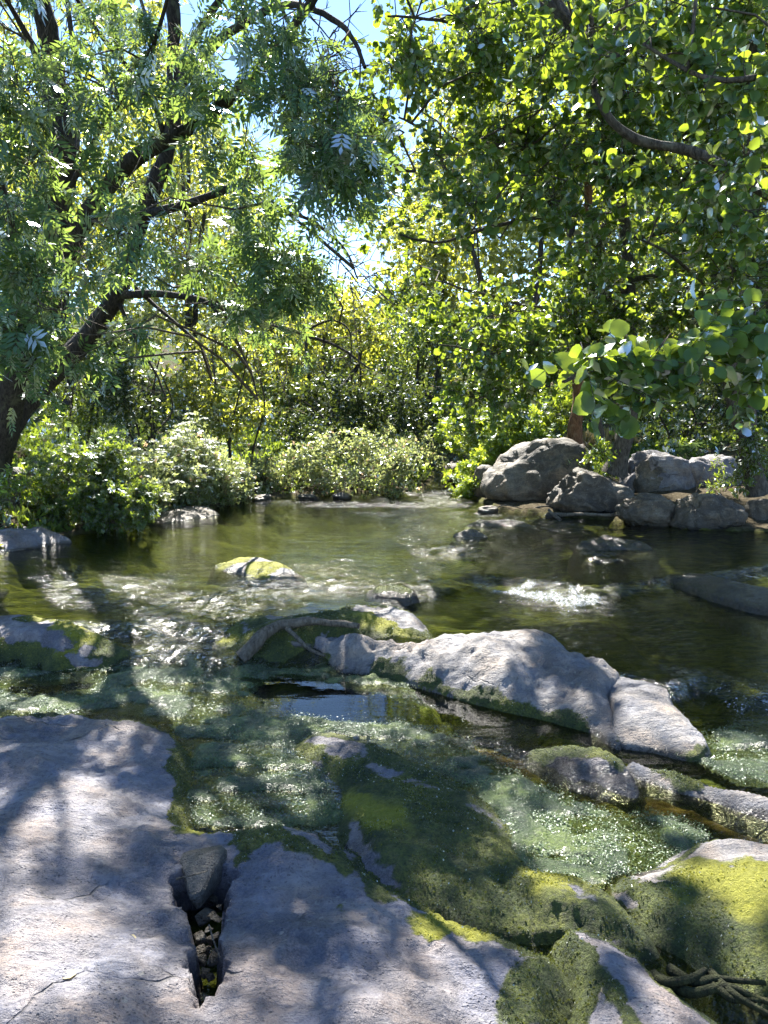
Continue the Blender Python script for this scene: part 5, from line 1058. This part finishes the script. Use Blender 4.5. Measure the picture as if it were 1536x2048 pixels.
def weed_mat():
    res = 0.014; yy = np.arange(1.9, 8.0, res); xx = np.arange(-3.4, 3.4, res); X, Y = np.meshgrid(xx, yy); xy = np.column_stack([X.ravel(), Y.ravel()])
    z = water_z(xy); px, py = proj(np.column_stack([xy, z]))
    m = mask_px(px, py, WEED_POLYS, 14, 22 * fbm(xy * 3.3, 3, 44)) * (1 - mask_px(px, py, DEEP_POLYS, 12, 10 * fbm(xy * 4, 3, 46)))
    cl = sstep(-0.55, 0.1, fbm(xy * np.array([5, 9]), 3, 48)); m = m * (0.35 + 0.65 * cl)
    zz = z + 0.030 * (m - 0.62) + 0.009 * fbm(xy * 16, 3, 52) * m + 0.005 * fbm(xy * 40, 2, 53) * m
    q = grid_faces(len(xx), len(yy), (m > 0.12) & (px > -60) & (px < 1600)); V, q, at = compact(np.column_stack([xy, zz]), q, dict(m=m))
    put('weed_mat', mesh_from('weed_mat', V, [q], at), mat_material(), None, None, 'stuff', 'matted wet green weed lying in the shallow lower pool', 'water weed')
def weed():
    r = np.random.default_rng(401); n = 120000
    yy = 2.0 + 5.8 * r.uniform(0, 1, n * 8) ** 1.35; xs = np.column_stack([r.uniform(-.54, .54, n * 8) * yy, yy]); z = water_z(xs); px, py = proj(np.column_stack([xs, z]))
    m = mask_px(px, py, WEED_POLYS, 14, 22 * fbm(xs * 3.3, 3, 44)); dp = mask_px(px, py, DEEP_POLYS, 12, 10 * fbm(xs * 4, 3, 46))
    clump = sstep(-0.45, 0.25, fbm(xs * np.array([5, 9]), 3, 48)); k = (r.uniform(0, 1, len(xs)) < m * (1 - dp) * (0.25 + 0.75 * clump)) & (px > -30) & (px < 1570)
    pk = np.flatnonzero(k); pk = r.permutation(pk)[:n]; xs = xs[pk]; z = z[pk]; q = len(xs); h = 0.010 * fbm(xs * 12, 3, 50) + 0.006
    p = np.column_stack([xs, z + h + r.uniform(-.004, .006, q)])
    a = r.uniform(0, 6.28, q); al = np.column_stack([np.cos(a), np.sin(a), r.normal(0.05, .25, q)])
    put('water_weed', leaf_mass('water_weed', p, al, unit(r.normal(0, .42, (q, 3)) + [0, 0, 1]), .0065 * r.uniform(.5, 1.6, q), 'oval', (0, 0, 0)), M_WEED, None, None, 'stuff', 'glittering mats of tiny-leaved weed floating on the lower pool', 'water weed')
    weed_mat()
weed()

# ------------------------------------------------------------------ white water
def foam(label, poly, n, h, seed, zoff=0.0):
    r = np.random.default_rng(seed); q = in_poly_samples(poly, n, r); c = np.array([P(a, b, 0.10)[:2] for a, b in q]); z = water_z(c)
    V0, F0 = ICO[1]; s = 0.0012 + 0.0035 * r.uniform(0, 1, n) ** 3
    lump = np.maximum(fbm(c * 9, 3, seed), -0.2)
    p = np.column_stack([c, z + zoff + h * (0.3 + lump) * r.uniform(0, 1, n) ** 1.5]); k = lump > -0.12; p = p[k]; s = s[k]; n = len(p)
    V = (V0[None] * (s[:, None] * np.array([1.3, 1, .7]))[:, None] if False else V0[None] * s[:, None, None] * np.array([1.4, 1.0, 0.7])) + p[:, None]
    F = (F0[None] + (np.arange(n) * len(V0))[:, None, None]).reshape(-1, 3)
    put('foam', mesh_from('foam', V.reshape(-1, 3), [F]), M_FOAM, None, None, 'stuff', label, 'foam')
foam('white splash where the upper pool spills over behind the bedrock ridge', [(1000, 1188), (1060, 1168), (1120, 1168), (1180, 1200), (1200, 1218), (1120, 1224), (1060, 1212)], 260, 0.05, 501)
foam('white water at the foot of the drop near the right edge', [(1440, 1376), (1480, 1378), (1560, 1384), (1560, 1402), (1470, 1396)], 160, 0.05, 503)
foam('thin splash in the gap between the left rock and the mossy hump', [(292, 1282), (330, 1272), (390, 1280), (400, 1310), (340, 1318), (295, 1312)], 120, 0.045, 505)

# ------------------------------------------------------------------ the wood closing the valley far behind
def far_wood():
    r = np.random.default_rng(601); n = 80000; K = 420
    cx = r.uniform(-24, 24, K); cyy = r.uniform(25, 36, K)
    az = cx / cyy; top = 3.4 + 7.5 * sstep(0.06, 0.16, np.abs(az + 0.075)) + r.normal(0, 0.5, K)
    g = ground_z(np.column_stack([cx, cyy])); cz = np.minimum(g, 3.5) + (np.maximum(top, 2.0)) * r.uniform(0, 1, K) ** 0.7
    i = r.integers(0, K, n); p = np.column_stack([cx, cyy, cz])[i] + r.normal(0, 1, (n, 3)) * np.array([.75, .75, .55])
    put('wood', leaf_mass('wood', p, unit(r.normal(0, 1, (n, 3))), unit(r.normal(0, 1, (n, 3)) + [0, 0, .8]), .30 * r.uniform(.6, 1.3, n), 'oval', (0, 0, 0)), M_LEAFY, None, None, 'stuff', 'hazy yellow-green wood closing the valley behind everything', 'wood')
far_wood()

# fallen leaves on the bedrock
def surf_z(name_obj, x, y):
    V = np.empty(len(name_obj.data.vertices) * 3, np.float32); name_obj.data.vertices.foreach_get('co', V); V = V.reshape(-1, 3) + np.array(name_obj.location); return float(V[((V[:, :2] - [x, y]) ** 2).sum(1).argmin(), 2])
for i, (a, b, hz, lab, key) in enumerate([(272, 1874, .19, 'pale yellow fallen leaf lying alone on the broad shelf left of the crevice', 'broad purple-grey'), (1208, 1976, .08, 'pale fallen leaf on the mossy patch of the bottom right', 'narrow blue-grey'), (120, 1960, .24, 'brown fallen leaf near the bottom left corner of the shelf', 'broad purple-grey')]):
    ob = [o for l_, o in ROCKS.items() if l_.startswith(key)][0]; c = P(a, b, hz); tv, tf = TPL['alder']
    lm = mesh_from('fallen_leaf', tv * [1, 1, 0.6] * 0.04, tf, dict(rnd=np.full(len(tv), 0.3 + 0.3 * i)))
    o = put('fallen_leaf', lm, M_STRAW, None, Vector((c[0], c[1], surf_z(ob, c[0], c[1]) - 0.003)), None, lab, 'leaf'); o.rotation_euler = (0.03, -0.03, 1.2 + 2 * i)
